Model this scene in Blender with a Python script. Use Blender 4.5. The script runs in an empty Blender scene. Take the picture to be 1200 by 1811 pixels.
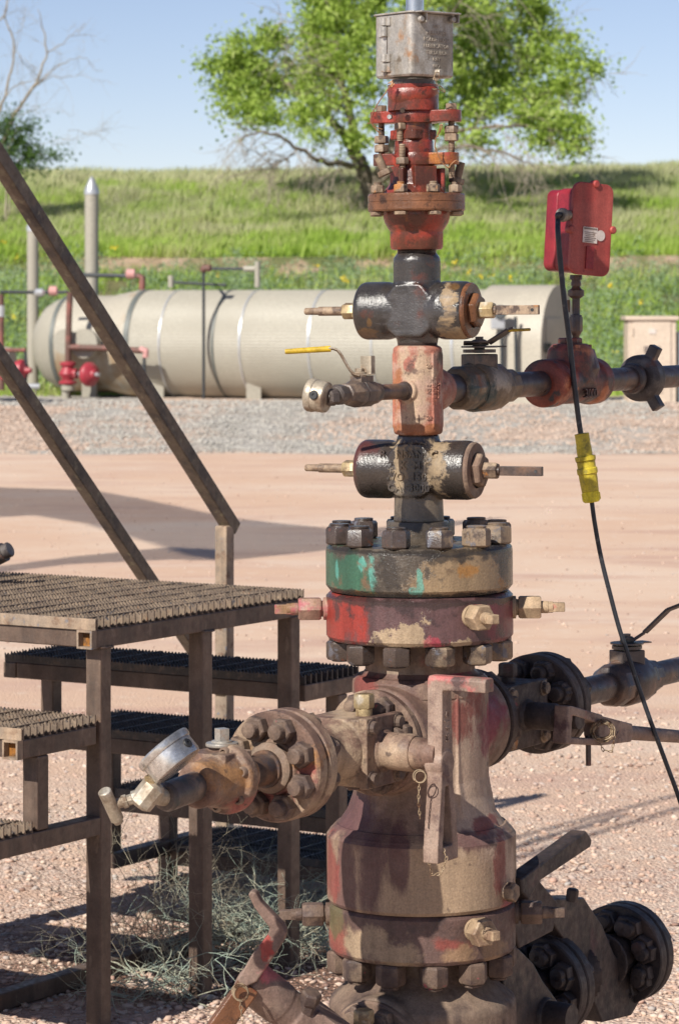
import bpy, math, random
import numpy as np
from mathutils import Vector, Matrix, noise as mnoise
R = math.radians
random.seed(7); rng = np.random.default_rng(7)
SC = bpy.context.scene
COL = SC.collection
# ---- view frame: focal length in photo pixels, camera place, eye height
F = 5400.0; CX = -0.1706; CY = -6.44; H = 1.563; G = -0.42
def P(px, py, Y=0.0):
    d = Y - CY
    return Vector((CX + (px-600)*d/F, Y, H - (py-540)*d/F))
def ground_pt(px, py, z=G):
    d = F*(H-z)/(py-540)
    return Vector((CX + (px-600)*d/F, CY+d, z))
LEAN = 0.0079
def PW(px, py, Y=0.0):            # a point of the (slightly leaning) wellhead, in its own upright frame
    p = P(px, py, Y); p.x -= 0.0088 - LEAN*(p.z-G); return p
U = Vector((-0.53, -0.848, 0)).normalized()      # towards the front left
V = Vector((0.848, -0.53, 0)).normalized()       # towards the front right
ZUP = Vector((0, 0, 1))
SUN_AZ, SUN_EL = R(36), R(38)
SUNH = Vector((-math.sin(SUN_AZ), -math.cos(SUN_AZ), 0))   # horizontal direction towards the sun
OFF = {}
def fr(o, z, x=None):
    z = Vector(z).normalized()
    if x is None: x = ZUP if abs(z.z) < .9 else Vector((1,0,0))
    x = Vector(x); x = (x - z*x.dot(z)).normalized(); y = z.cross(x)
    return Matrix(((x.x,y.x,z.x,o[0]),(x.y,y.y,z.y,o[1]),(x.z,y.z,z.z,o[2]),(0,0,0,1)))
class MB:
    def __init__(s): s.v = []; s.f = []
    def add(s, vs, fs, M=None):
        b = len(s.v)
        s.v += [tuple(M @ Vector(p)) if M else tuple(p) for p in vs]
        s.f += [tuple(i+b for i in f) for f in fs]; return s
    def lathe(s, prof, M=None, n=48, ph=0.0):
        vs = []; rings = []
        for r, z in prof:
            if r < 1e-6: rings.append([len(vs)]); vs.append((0,0,z))
            else:
                rings.append(list(range(len(vs), len(vs)+n)))
                vs += [(r*math.cos(ph+2*math.pi*i/n), r*math.sin(ph+2*math.pi*i/n), z) for i in range(n)]
        fs = []
        for a, b in zip(rings, rings[1:]):
            for i in range(n):
                j = (i+1) % n
                if len(a) == 1 and len(b) == 1: break
                if len(a) == 1: fs.append((a[0], b[j], b[i]))
                elif len(b) == 1: fs.append((a[i], a[j], b[0]))
                else: fs.append((a[i], a[j], b[j], b[i]))
        if len(rings[0]) > 1: fs.append(tuple(reversed(rings[0])))
        if len(rings[-1]) > 1: fs.append(tuple(rings[-1]))
        return s.add(vs, fs, M)
    def cyl(s, a, b, r, n=32, r2=None, ch=0.0):
        a = Vector(a); b = Vector(b); L = (b-a).length; r2 = r if r2 is None else r2
        p = [(r-ch, 0), (r, ch), (r2, L-ch), (r2-ch, L)] if ch else [(r, 0), (r2, L)]
        return s.lathe(p, fr(a, b-a), n)
    def box(s, c, hx, hy, hz, M=None):
        vs = [(c[0]+a*hx, c[1]+b*hy, c[2]+d*hz) for a in (-1,1) for b in (-1,1) for d in (-1,1)]
        fs = [(0,1,3,2),(4,6,7,5),(0,4,5,1),(2,3,7,6),(0,2,6,4),(1,5,7,3)]
        return s.add(vs, fs, M)
    def bar(s, a, b, w, h, up=ZUP):            # rectangular bar from a to b, w across, h along up
        a = Vector(a); b = Vector(b); return s.box((0,0,(b-a).length/2), h/2, w/2, (b-a).length/2, fr(a, b-a, up))
    def prism(s, poly, z0, z1, M=None):
        n = len(poly); vs = [(x,y,z0) for x,y in poly]+[(x,y,z1) for x,y in poly]
        fs = [tuple(range(n-1,-1,-1)), tuple(range(n,2*n))]+[(i,(i+1)%n,n+(i+1)%n,n+i) for i in range(n)]
        return s.add(vs, fs, M)
    def tube(s, pts, r, n=8, taper=None, caps=True):
        pts = [Vector(p) for p in pts]; m = len(pts); vs = []; fs = []
        t = (pts[1]-pts[0]).normalized(); x = t.orthogonal().normalized()
        for i, p in enumerate(pts):
            t = (pts[min(i+1,m-1)]-pts[max(i-1,0)]).normalized()
            x = (x - t*x.dot(t)).normalized(); y = t.cross(x)
            rr = r if taper is None else r+(taper-r)*i/(m-1)
            vs += [tuple(p + x*rr*math.cos(2*math.pi*k/n) + y*rr*math.sin(2*math.pi*k/n)) for k in range(n)]
        for i in range(m-1):
            for k in range(n):
                l = (k+1) % n; fs.append((i*n+k, i*n+l, (i+1)*n+l, (i+1)*n+k))
        if caps: fs += [tuple(range(n-1,-1,-1)), tuple(range((m-1)*n, m*n))]
        return s.add(vs, fs)
    def ring(s, M, rad, r, n=28, m=8):
        vs = [((rad+r*math.cos(2*math.pi*j/m))*math.cos(2*math.pi*i/n), (rad+r*math.cos(2*math.pi*j/m))*math.sin(2*math.pi*i/n), r*math.sin(2*math.pi*j/m)) for i in range(n) for j in range(m)]
        fs = [(i*m+j, ((i+1)%n)*m+j, ((i+1)%n)*m+(j+1)%m, i*m+(j+1)%m) for i in range(n) for j in range(m)]
        return s.add(vs, fs, M)
    def build(s, name, mat, parent=None, bevel=0, smooth=38, remesh=0, sm_it=4, seg=2):
        off = OFF[parent.name] if parent else Vector((0,0,0))
        me = bpy.data.meshes.new(name)
        me.from_pydata([(x-off.x, y-off.y, z-off.z) for x,y,z in s.v], [], s.f)
        return link(name, me, mat, parent, bevel, smooth, remesh, sm_it, seg)
def link(name, me, mat, parent=None, bevel=0, smooth=38, remesh=0, sm_it=4, seg=2):
    o = bpy.data.objects.new(name, me); COL.objects.link(o)
    if mat: me.materials.append(mat)
    if smooth:
        me.polygons.foreach_set('use_smooth', [True]*len(me.polygons))
        if not remesh: me.set_sharp_from_angle(angle=R(smooth))
    if remesh:
        m = o.modifiers.new('r', 'REMESH'); m.mode = 'VOXEL'; m.voxel_size = remesh; m.use_smooth_shade = True
        if sm_it:
            m = o.modifiers.new('s', 'SMOOTH'); m.factor = .5; m.iterations = sm_it
    if bevel:
        m = o.modifiers.new('b', 'BEVEL'); m.width = bevel; m.segments = seg; m.limit_method = 'ANGLE'; m.angle_limit = R(35); m.harden_normals = bool(smooth)
    if parent: o.parent = parent; OFF[o.name] = OFF[parent.name]
    else: OFF[o.name] = Vector((0,0,0))
    return o
def thing(name, loc, label, cat, group=None, rot=None):
    o = bpy.data.objects.new(name, None); COL.objects.link(o); o.location = loc
    o.empty_display_size = .1
    OFF[o.name] = Vector(loc)
    if rot: o.rotation_euler = rot
    return tag(o, label, cat, group)
def tag(o, label=None, cat=None, group=None, kind=None):
    if label: o['label'] = label
    if cat: o['category'] = cat
    if group: o['group'] = group
    if kind: o['kind'] = kind
    return o
def place(name, me, parent, M, label=None):       # a mesh shared by many parts, put at matrix M (world) under parent
    o = bpy.data.objects.new(name, me); COL.objects.link(o)
    off = OFF[parent.name] if parent else Vector((0,0,0))
    o.matrix_basis = Matrix.Translation(-off) @ M
    if parent: o.parent = parent
    if label: o['label'] = label
    return o
def lib(mb, mat, bevel=0, smooth=38):               # make a shared mesh with its bevel applied
    o = mb.build('tmp', mat, None, bevel, smooth)
    if bevel:
        dg = bpy.context.evaluated_depsgraph_get(); dg.update()
        me = bpy.data.meshes.new_from_object(o.evaluated_get(dg))
    else: me = o.data
    bpy.data.objects.remove(o); me.name = 'shared'; return me
def text_obj(body, size, M, mat, parent, extrude=.001, name='lettering', bend=None, align='CENTER', space=1.0, offset=0.0):
    c = bpy.data.curves.new('t', 'FONT'); c.body = body; c.size = size; c.extrude = extrude
    c.align_x = align; c.align_y = 'CENTER'; c.space_character = space; c.offset = offset; c.resolution_u = 2
    o = bpy.data.objects.new('t', c); COL.objects.link(o)
    dg = bpy.context.evaluated_depsgraph_get(); dg.update()
    me = bpy.data.meshes.new_from_object(o.evaluated_get(dg))
    bpy.data.objects.remove(o); off = OFF[parent.name]
    for v in me.vertices:
        p = v.co.copy()
        if bend: a = p.x/bend; p = Vector((math.sin(a)*(bend+p.z), p.y, math.cos(a)*(bend+p.z)-bend))
        v.co = (M @ p) - off
    me.materials.clear()
    return link(name, me, mat, parent, smooth=0)
def wob(pts, amp=.002, n=5):
    out = []; pts = [Vector(p) for p in pts]
    for i in range(len(pts)-1):
        p0 = pts[max(i-1,0)]; p1 = pts[i]; p2 = pts[i+1]; p3 = pts[min(i+2,len(pts)-1)]
        for k in range(n):
            t = k/n; q = .5*((2*p1)+(p2-p0)*t+(2*p0-5*p1+4*p2-p3)*t*t+(3*p1-p0-3*p2+p3)*t*t*t)
            out.append(q+Vector([random.uniform(-amp,amp) for _ in range(3)]))
    return out+[pts[-1]]
# ------------------------------------------------------------------ materials
def nd(nt, t, **kw):
    n = nt.nodes.new(t)
    for k, v in kw.items():
        if k in n.inputs: n.inputs[k].default_value = v
        else: setattr(n, k, v)
    return n
def c4(c): return (c[0], c[1], c[2], 1)
def mat(name, base, layers=(), rough=.6, metal=0.0, bump=.25, bscale=220, bdist=.002, coord='world', spec=.5, flat=0.0):
    """layers: (colour, coverage threshold, scale, softness, opts) painted one over another; opts: st stretch, ro roughness,
    g=(axis, a, b, amount) a stain that thickens between two places, me metallic, b bump of its edge"""
    m = bpy.data.materials.new(name); m.use_nodes = True; nt = m.node_tree; nt.nodes.clear()
    L = nt.links.new
    out = nd(nt, 'ShaderNodeOutputMaterial'); bs = nd(nt, 'ShaderNodeBsdfPrincipled'); L(bs.outputs[0], out.inputs[0])
    bs.inputs['Specular IOR Level'].default_value = spec
    if coord == 'world': src = nd(nt, 'ShaderNodeNewGeometry').outputs['Position']
    else: src = nd(nt, 'ShaderNodeTexCoord').outputs['Object']
    sep = nd(nt, 'ShaderNodeSeparateXYZ'); L(src, sep.inputs[0])
    # small mottling of the base colour
    n0 = nd(nt, 'ShaderNodeTexNoise', Scale=38.0, Detail=6.0, Roughness=.65); L(src, n0.inputs['Vector'])
    mx = nd(nt, 'ShaderNodeMix', data_type='RGBA'); mx.inputs[6].default_value = c4([x*.78 for x in base]); mx.inputs[7].default_value = c4([min(1,x*1.22) for x in base])
    mr = nd(nt, 'ShaderNodeMapRange'); mr.inputs[1].default_value = .3; mr.inputs[2].default_value = .7
    L(n0.outputs[0], mr.inputs[0]); L(mr.outputs[0], mx.inputs[0])
    col = mx.outputs[2]; ro = None; hsum = None; me = None
    rv = nd(nt, 'ShaderNodeValue'); rv.outputs[0].default_value = rough; ro = rv.outputs[0]
    mv = nd(nt, 'ShaderNodeValue'); mv.outputs[0].default_value = metal; me = mv.outputs[0]
    for i, (c, thr, sc, soft, op) in enumerate(layers):
        if 'blob' in op: soft = soft*(.8 if op.get('b') else 1.15)+.005; op = dict(op); op.setdefault('a', .85)
        mp = nd(nt, 'ShaderNodeMapping'); mp.inputs['Location'].default_value = (i*3.7+.3, i*1.9, i*2.3+len(name)*.37); mp.inputs['Scale'].default_value = op.get('st', (1,1,1))
        L(src, mp.inputs[0])
        n = nd(nt, 'ShaderNodeTexNoise', Scale=float(sc), Detail=op.get('d', 12.0 if op.get('b') else (10.0 if 'blob' in op else 7.0)), Roughness=op.get('r', .74 if op.get('b') else (.68 if 'blob' in op else .62))); L(mp.outputs[0], n.inputs['Vector'])
        f = n.outputs[0]
        for g in ([op['g']] if 'g' in op else [])+([op['g2']] if 'g2' in op else []):
            ax, a, b, amt = g
            q = nd(nt, 'ShaderNodeMapRange'); q.inputs[1].default_value = a; q.inputs[2].default_value = b; q.inputs[3].default_value = -amt; q.inputs[4].default_value = amt
            L(sep.outputs['xyz'.index(ax)], q.inputs[0])
            s = nd(nt, 'ShaderNodeMath', operation='ADD'); L(f, s.inputs[0]); L(q.outputs[0], s.inputs[1]); f = s.outputs[0]
        if 'blob' in op:      # stains of a given place and size (photo column, row, half width, half height), ragged by the noise
            best = None
            for bx_, by_, rx_, ry_ in op['blob']:
                ps = []
                for ax_, c0_, rd_ in ((0, (bx_-743)/838.0, rx_/838.0), (2, H-(by_-540)/838.0, ry_/838.0)):
                    a1 = nd(nt, 'ShaderNodeMath', operation='SUBTRACT'); L(sep.outputs[ax_], a1.inputs[0]); a1.inputs[1].default_value = c0_
                    a2 = nd(nt, 'ShaderNodeMath', operation='DIVIDE'); L(a1.outputs[0], a2.inputs[0]); a2.inputs[1].default_value = rd_
                    a3 = nd(nt, 'ShaderNodeMath', operation='POWER'); L(a2.outputs[0], a3.inputs[0]); a3.inputs[1].default_value = 2.0; ps.append(a3.outputs[0])
                a4 = nd(nt, 'ShaderNodeMath', operation='ADD'); L(ps[0], a4.inputs[0]); L(ps[1], a4.inputs[1]); a5 = nd(nt, 'ShaderNodeMath', operation='SQRT'); L(a4.outputs[0], a5.inputs[0])
                if best is None: best = a5.outputs[0]
                else:
                    mn = nd(nt, 'ShaderNodeMath', operation='MINIMUM'); L(best, mn.inputs[0]); L(a5.outputs[0], mn.inputs[1]); best = mn.outputs[0]
            k_ = op.get('rag', .35)*.42
            a6 = nd(nt, 'ShaderNodeMath', operation='MULTIPLY_ADD'); L(best, a6.inputs[0]); a6.inputs[1].default_value = -k_; a6.inputs[2].default_value = k_
            a7 = nd(nt, 'ShaderNodeMath', operation='ADD'); L(a6.outputs[0], a7.inputs[0]); L(f, a7.inputs[1]); f = a7.outputs[0]
        q = nd(nt, 'ShaderNodeMapRange', interpolation_type='SMOOTHSTEP'); q.inputs[1].default_value = thr-soft; q.inputs[2].default_value = thr+soft; q.inputs[4].default_value = op.get('a', 1.0)
        L(f, q.inputs[0]); mask = q.outputs[0]
        mx = nd(nt, 'ShaderNodeMix', data_type='RGBA'); L(mask, mx.inputs[0]); L(col, mx.inputs[6]); mx.inputs[7].default_value = c4(c); col = mx.outputs[2]
        if 'ro' in op:
            mm = nd(nt, 'ShaderNodeMix', data_type='FLOAT'); L(mask, mm.inputs[0]); L(ro, mm.inputs[2]); mm.inputs[3].default_value = op['ro']; ro = mm.outputs[0]
        if 'me' in op:
            mm = nd(nt, 'ShaderNodeMix', data_type='FLOAT'); L(mask, mm.inputs[0]); L(me, mm.inputs[2]); mm.inputs[3].default_value = op['me']; me = mm.outputs[0]
        if op.get('b', 0):
            mm = nd(nt, 'ShaderNodeMath', operation='MULTIPLY'); L(mask, mm.inputs[0]); mm.inputs[1].default_value = op['b']
            if hsum is None: hsum = mm.outputs[0]
            else:
                ad = nd(nt, 'ShaderNodeMath', operation='ADD'); L(hsum, ad.inputs[0]); L(mm.outputs[0], ad.inputs[1]); hsum = ad.outputs[0]
    if bump:
        for sc_, st_, lo_, hi_ in ((240, (1,1,1), .80, 1.16), (26, (1,1,.09), .80, 1.18), (9, (1,1,.8), .86, 1.12)):
            mp = nd(nt, 'ShaderNodeMapping'); mp.inputs['Scale'].default_value = st_; L(src, mp.inputs[0])
            n_ = nd(nt, 'ShaderNodeTexNoise', Scale=float(sc_), Detail=5.0, Roughness=.65); L(mp.outputs[0], n_.inputs['Vector'])
            q = nd(nt, 'ShaderNodeMapRange'); q.inputs[1].default_value = .33; q.inputs[2].default_value = .67; q.inputs[3].default_value = lo_; q.inputs[4].default_value = hi_; L(n_.outputs[0], q.inputs[0])
            vm = nd(nt, 'ShaderNodeVectorMath', operation='SCALE'); L(col, vm.inputs[0]); L(q.outputs[0], vm.inputs['Scale']); col = vm.outputs[0]
        rn = nd(nt, 'ShaderNodeTexNoise', Scale=55.0, Detail=4.0); L(src, rn.inputs['Vector'])
        rq = nd(nt, 'ShaderNodeMapRange'); rq.inputs[1].default_value = .3; rq.inputs[2].default_value = .7; rq.inputs[3].default_value = .7; rq.inputs[4].default_value = 1.3; L(rn.outputs[0], rq.inputs[0])
        rm_ = nd(nt, 'ShaderNodeMath', operation='MULTIPLY', use_clamp=True); L(ro, rm_.inputs[0]); L(rq.outputs[0], rm_.inputs[1]); ro = rm_.outputs[0]
    L(col, bs.inputs['Base Color']); L(ro, bs.inputs['Roughness']); L(me, bs.inputs['Metallic'])
    if bump:
        nb = nd(nt, 'ShaderNodeTexNoise', Scale=float(bscale), Detail=4.0, Roughness=.6); L(src, nb.inputs['Vector'])
        h = nb.outputs[0]
        if hsum is not None:
            ad = nd(nt, 'ShaderNodeMath', operation='ADD'); L(h, ad.inputs[0]); L(hsum, ad.inputs[1]); h = ad.outputs[0]
        bp = nd(nt, 'ShaderNodeBump', Strength=bump, Distance=bdist); L(h, bp.inputs['Height']); L(bp.outputs[0], bs.inputs['Normal'])
    return m
DUST = (.36,.255,.17); MUD = (.135,.082,.055); OIL = (.016,.011,.009); RUST = (.21,.075,.03); ORANGE = (.42,.16,.03)
RED = (.27,.04,.03); PINK = (.36,.09,.09); TAN = (.42,.30,.18)
st = (1,1,.28)
M = {}
M['steel'] = mat('platform_steel', (.088,.057,.042), [((.165,.112,.081), .54, 5, .16, {}), ((.065,.045,.036), .58, 14, .1, {'ro':.5,'a':.7,'st':st}), ((.26,.19,.14), .66, 26, .05, {'a':.6,'st':(1,1,.3)}), ((.17,.075,.035), .70, 50, .05, {'a':.5})], rough=.52, bump=.25, bscale=300)
M['steel_worn'] = mat('weathered_steel', (.25,.19,.14), [((.13,.15,.19), .64, 34, .05, {'ro':.4}), ((.12,.06,.035), .60, 22, .08, {}), (DUST, .56, 9, .1, {'a':.7})], rough=.6, bump=.25)
M['grating'] = mat('grating_steel', (.135,.098,.072), [((.225,.165,.115), .5, 18, .14, {}), ((.05,.045,.05), .63, 40, .05, {}), ((.2,.08,.03), .64, 60, .05, {'a':.6})], rough=.7)
M['grating_dark'] = mat('grating_black_oiled', (.05,.045,.045), [((.12,.09,.07), .6, 30, .08, {})], rough=.5)  # back steps: shade under the platform painted into the grating colour
M['tube_inside'] = mat('tube_inside_rust', (.3,.12,.02), [((.1,.05,.02), .5, 40, .1, {})], rough=.9)
M['mud'] = mat('brown_mud_iron', (.175,.112,.08), [((.27,.2,.145), .55, 7, .16, {}), ((.085,.05,.04), .58, 12, .12, {'st':st,'a':.8}), (PINK, .68, 7, .08, {'a':.5}), (DUST, .64, 34, .09, {'a':.5})], rough=.78, bump=.5, bscale=170)
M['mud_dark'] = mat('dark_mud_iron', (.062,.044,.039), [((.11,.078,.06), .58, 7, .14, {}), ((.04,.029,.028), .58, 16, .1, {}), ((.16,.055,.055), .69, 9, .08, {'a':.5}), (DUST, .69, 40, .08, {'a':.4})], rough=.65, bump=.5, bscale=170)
M['shade_black'] = mat('shaded_black_iron', (.036,.027,.026), [((.075,.052,.043), .57, 8, .12, {}), ((.02,.016,.018), .57, 16, .08, {}), ((.10,.035,.04), .68, 12, .07, {'a':.5})], rough=.55, bump=.6, bscale=150)  # low right arms: their shade is painted in as near-black iron
M['arm_flange'] = mat('rusty_flange_iron', (.17,.10,.072), [((.31,.22,.15), .55, 8, .12, {}), ((.32,.155,.055), .52, 12, .08, {'a':.85,'rag':.4,'blob':[(430,1285,50,22),(520,1275,40,14),(548,1420,16,40)]}), ((.09,.048,.037), .55, 12, .09, {'a':.9}), ((.27,.07,.06), .50, 12, .06, {'a':.8,'rag':.5,'blob':[(465,1335,44,26),(545,1300,14,20),(330,1365,30,20)]}), ((.055,.035,.028), .64, 34, .05, {'a':.8}), ((.37,.27,.18), .50, 12, .06, {'rag':.5,'blob':[(608,1300,30,60),(620,1390,20,20)]})], rough=.65, bump=.65, bscale=190)
M['tub_head'] = mat('dusty_red_head', (.205,.132,.095), [((.355,.25,.16), .49, 7, .09, {'st':(1,1,.3),'rag':.5,'blob':[(745,1545,175,75),(640,1545,60,70)]}), ((.43,.315,.235), .52, 8, .07, {'st':(1,1,.3),'rag':.4,'blob':[(835,1440,45,60),(825,1330,22,80),(855,1400,20,80),(885,1530,24,60)]}), ((.12,.065,.052), .50, 9, .08, {'rag':.5,'blob':[(700,1225,75,35),(640,1440,60,40),(745,1185,110,14)]}), ((.095,.042,.042), .50, 9, .06, {'st':(1,1,.35),'rag':.5,'blob':[(612,1540,16,80),(655,1490,22,90),(625,1430,45,40),(700,1480,14,50),(830,1460,60,16)]}), ((.19,.045,.036), .50, 11, .07, {'st':(1,1,.45),'rag':.5,'blob':[(812,1255,34,52),(880,1510,10,60),(640,1210,24,26),(860,1440,24,12),(590,1540,12,60)],'b':.3}), ((.20,.03,.05), .50, 11, .06, {'rag':.5,'blob':[(872,1275,24,48),(800,1155,48,26),(895,1600,12,30)]}), ((.06,.036,.032), .655, 22, .05, {'a':.8})], rough=.6, bump=.55, bscale=150)
M['cas_flange'] = mat('muddy_red_ring', (.105,.06,.05), [((.36,.26,.165), .50, 9, .06, {'rag':.45,'blob':[(640,1640,46,28),(690,1655,30,16)]}), ((.21,.05,.038), .50, 10, .07, {'rag':.5,'blob':[(600,1640,14,34),(785,1637,26,12)]}), ((.10,.085,.04), .5, 10, .06, {'rag':.4,'blob':[(592,1615,14,22)]}), ((.26,.16,.09), .5, 14, .06, {'rag':.5,'blob':[(800,1660,30,14),(870,1650,20,24)]}), ((.05,.032,.03), .60, 14, .08, {'a':.8})], rough=.55, bump=.8, bscale=130)
M['cas_head'] = mat('muddy_casing_head', (.15,.10,.072), [((.25,.18,.125), .55, 6, .14, {}), ((.07,.045,.037), .57, 11, .12, {}), (PINK, .7, 10, .04, {'a':.6})], rough=.75, bump=.55, bscale=150)
M['red_flange'] = mat('worn_red_flange', (.095,.05,.05), [((.27,.028,.018), .50, 10, .07, {'rag':.5,'st':(1,1,.4),'blob':[(618,1085,32,60),(600,1090,28,60)],'b':.3}), ((.22,.022,.04), .50, 10, .09, {'st':(1,1,.4),'rag':.45,'a':.6,'blob':[(880,1085,30,44),(905,1090,20,40)]}), ((.37,.27,.17), .50, 13, .015, {'rag':.55,'blob':[(722,1112,38,36),(718,1135,66,18),(672,1122,18,20),(815,1132,26,22)],'b':.9}), ((.34,.04,.06), .54, 26, .03, {'st':(1,1,.4),'rag':.5,'a':.7,'blob':[(760,1120,20,12),(735,1133,14,6)]}), ((.04,.025,.026), .60, 18, .06, {'ro':.25,'a':.8}), ((.035,.022,.02), .50, 20, .07, {'rag':.5,'ro':.2,'blob':[(743,1052,600,7),(743,1131,600,5)]})], rough=.36, bump=.5, bscale=260)
M['green_flange'] = mat('green_oiled_flange', (.075,.058,.043), [((.028,.10,.06), .50, 12, .06, {'rag':.5,'st':(1,1,.4),'blob':[(615,1010,44,52),(592,1010,30,50)],'b':.4}), ((.27,.185,.105), .50, 11, .04, {'rag':.45,'blob':[(825,1008,72,42),(755,1020,44,26)],'b':.4}), ((.085,.29,.235), .53, 20, .035, {'rag':.6,'st':(1,1,.4),'a':.75,'blob':[(655,1005,8,34),(640,990,8,14),(596,1004,4,20),(738,1014,9,26),(728,1030,12,8)],'b':.7}), ((.30,.14,.035), .54, 30, .06, {'rag':.5,'blob':[(824,998,22,12),(640,1038,22,5),(880,1020,10,12)]}), ((.035,.028,.023), .54, 18, .06, {'ro':.15,'rag':.3,'blob':[(688,1005,28,34),(892,1000,14,30),(800,975,60,8)]}), ((.13,.085,.05), .62, 20, .06, {}), ((.025,.02,.016), .50, 24, .07, {'rag':.5,'ro':.15,'blob':[(743,1041,600,6),(743,966,600,5)]})], rough=.32, bump=.6, bscale=220)
M['black_valve'] = mat('oiled_black_valve', (.034,.029,.026), [((.33,.225,.12), .50, 15, .03, {'ro':.8,'rag':.5,'blob':[(790,540,12,36),(806,588,22,10),(780,575,10,18)],'b':.5}), ((.06,.055,.055), .50, 30, .09, {'st':(.4,.4,2),'rag':.3,'ro':.3,'blob':[(735,555,45,42)]}), ((.09,.03,.02), .62, 12, .06, {}), ((.15,.08,.03), .52, 20, .05, {'rag':.5,'blob':[(640,590,30,10),(652,570,6,8),(800,505,8,8)]})], rough=.19, bump=.5, bscale=300, spec=.75)
M['grey_valve'] = mat('oily_tan_valve', (.04,.031,.026), [((.30,.215,.125), .50, 14, .035, {'ro':.8,'rag':.45,'a':.85,'blob':[(714,825,18,34),(768,825,20,44),(845,795,12,26),(835,860,12,14)],'b':.4}), ((.16,.125,.09), .50, 10, .08, {'ro':.4,'rag':.4,'blob':[(745,900,50,28)]}), ((.022,.017,.016), .50, 14, .04, {'ro':.12,'rag':.5,'blob':[(738,830,18,50),(845,870,26,20)]}), ((.085,.025,.02), .50, 12, .06, {'ro':.3,'rag':.5,'blob':[(640,795,34,16),(622,850,10,30)]})], rough=.23, bump=.5, bscale=260, spec=.7)
M['pink_tee'] = mat('faded_pink_tee', (.33,.125,.085), [((.44,.33,.225), .50, 18, .07, {'rag':.45,'st':(1,1,.7),'blob':[(745,660,30,34),(722,740,24,16),(735,700,20,40),(712,640,12,30)]}), ((.40,.26,.20), .56, 24, .08, {'a':.8}), ((.34,.10,.07), .50, 20, .03, {'rag':.7,'blob':[(722,641,11,14)]}), ((.28,.10,.035), .50, 16, .05, {'rag':.5,'blob':[(740,758,46,10),(700,690,8,40)]}), ((.09,.05,.04), .64, 30, .05, {'a':.8}), ((.06,.05,.03), .5, 14, .06, {'rag':.5,'blob':[(779,628,8,14)]})], rough=.6, bump=.55, bscale=240)
M['stuff_red'] = mat('oily_red_iron', (.25,.034,.018), [((.33,.055,.045), .55, 18, .1, {}), ((.10,.032,.02), .485, 15, .10, {'ro':.22}), ((.36,.13,.025), .62, 13, .08, {'g':('x', -.02, .09, .08)}), ((.035,.018,.013), .63, 26, .07, {'ro':.15})], rough=.3, bump=.4, bscale=300)
M['stuff_brown'] = mat('oily_brown_flange', (.125,.052,.024), [((.2,.085,.04), .54, 16, .12, {}), ((.35,.045,.025), .64, 14, .05, {}), ((.05,.025,.016), .6, 30, .06, {'ro':.15})], rough=.3, bump=.5, bscale=350)
M['nut_rust'] = mat('rusty_nut', (.2,.135,.09), [((.33,.24,.16), .53, 30, .1, {}), ((.07,.045,.035), .57, 40, .06, {}), (ORANGE, .65, 30, .05, {'a':.8})], rough=.6, bump=.4, bscale=400)
M['nut_black'] = mat('oily_black_nut', (.06,.042,.034), [((.22,.155,.10), .56, 14, .06, {'g':('x', -.03, .12, .14), 'ro':.7}), ((.11,.11,.13), .6, 30, .05, {}), ((.14,.05,.03), .66, 34, .04, {})], rough=.28, bump=.5, bscale=330, spec=.7)
M['nut_mud'] = mat('mud_coated_nut', (.12,.078,.057), [((.25,.175,.12), .60, 12, .12, {}), ((.07,.045,.04), .56, 20, .1, {}), ((.38,.06,.08), .69, 30, .04, {})], rough=.7, bump=.6, bscale=220)
M['brass'] = mat('dull_brass_nut', (.4,.3,.16), [((.2,.13,.07), .55, 30, .08, {}), ((.5,.43,.33), .6, 20, .06, {})], rough=.45, metal=.3)
M['tan_screw'] = mat('sandy_lock_screw', (.34,.24,.15), [((.22,.14,.09), .57, 20, .08, {}), ((.5,.07,.09), .67, 24, .04, {}), ((.08,.05,.04), .68, 35, .04, {})], rough=.7, bump=.4)
M['pink_screw'] = mat('pink_lock_screw', (.30,.18,.13), [((.36,.09,.10), .56, 20, .08, {'g':('z', .82, .87, .06)}), ((.25,.14,.07), .58, 26, .06, {})], rough=.6, bump=.4)
M['pipe'] = mat('oily_brown_pipe', (.06,.042,.037), [((.15,.085,.055), .55, 12, .1, {}), ((.05,.05,.065), .6, 16, .07, {}), ((.18,.06,.04), .67, 30, .05, {'a':.7})], rough=.38, bump=.3)
M['ball_valve'] = mat('painted_tan_ball_valve', (.17,.12,.075), [((.38,.31,.23), .60, 10, .05, {}), ((.05,.07,.065), .56, 11, .06, {}), ((.2,.09,.04), .62, 20, .05, {})], rough=.5, bump=.4)
M['ball_dark'] = mat('dark_ball_valve', (.09,.07,.062), [((.2,.14,.1), .57, 14, .08, {}), ((.05,.06,.06), .6, 20, .06, {})], rough=.45, bump=.4)
M['orange_tee'] = mat('orange_red_tee', (.22,.05,.03), [((.075,.04,.035), .5, 9, .06, {}), ((.42,.15,.07), .62, 12, .05, {}), ((.04,.04,.045), .64, 20, .05, {})], rough=.5, bump=.5)
M['union'] = mat('dark_union_iron', (.055,.045,.045), [((.13,.11,.10), .58, 14, .07, {}), ((.16,.07,.045), .62, 20, .06, {})], rough=.45, bump=.4)
M['silver'] = mat('gauge_stainless', (.62,.6,.57), [((.42,.38,.33), .6, 14, .12, {'ro':.45}), ((.3,.22,.15), .68, 30, .06, {'ro':.7,'me':.2})], rough=.28, metal=.85, bump=.06)
M['gauge_old'] = mat('dusty_gauge_steel', (.40,.34,.26), [((.22,.15,.10), .57, 20, .1, {'ro':.7}), ((.5,.47,.42), .64, 12, .08, {})], rough=.5, metal=.4, bump=.15)
M['black'] = mat('black_rubber', (.018,.018,.02), [((.06,.06,.065), .62, 30, .08, {})], rough=.5, bump=.15)
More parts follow.
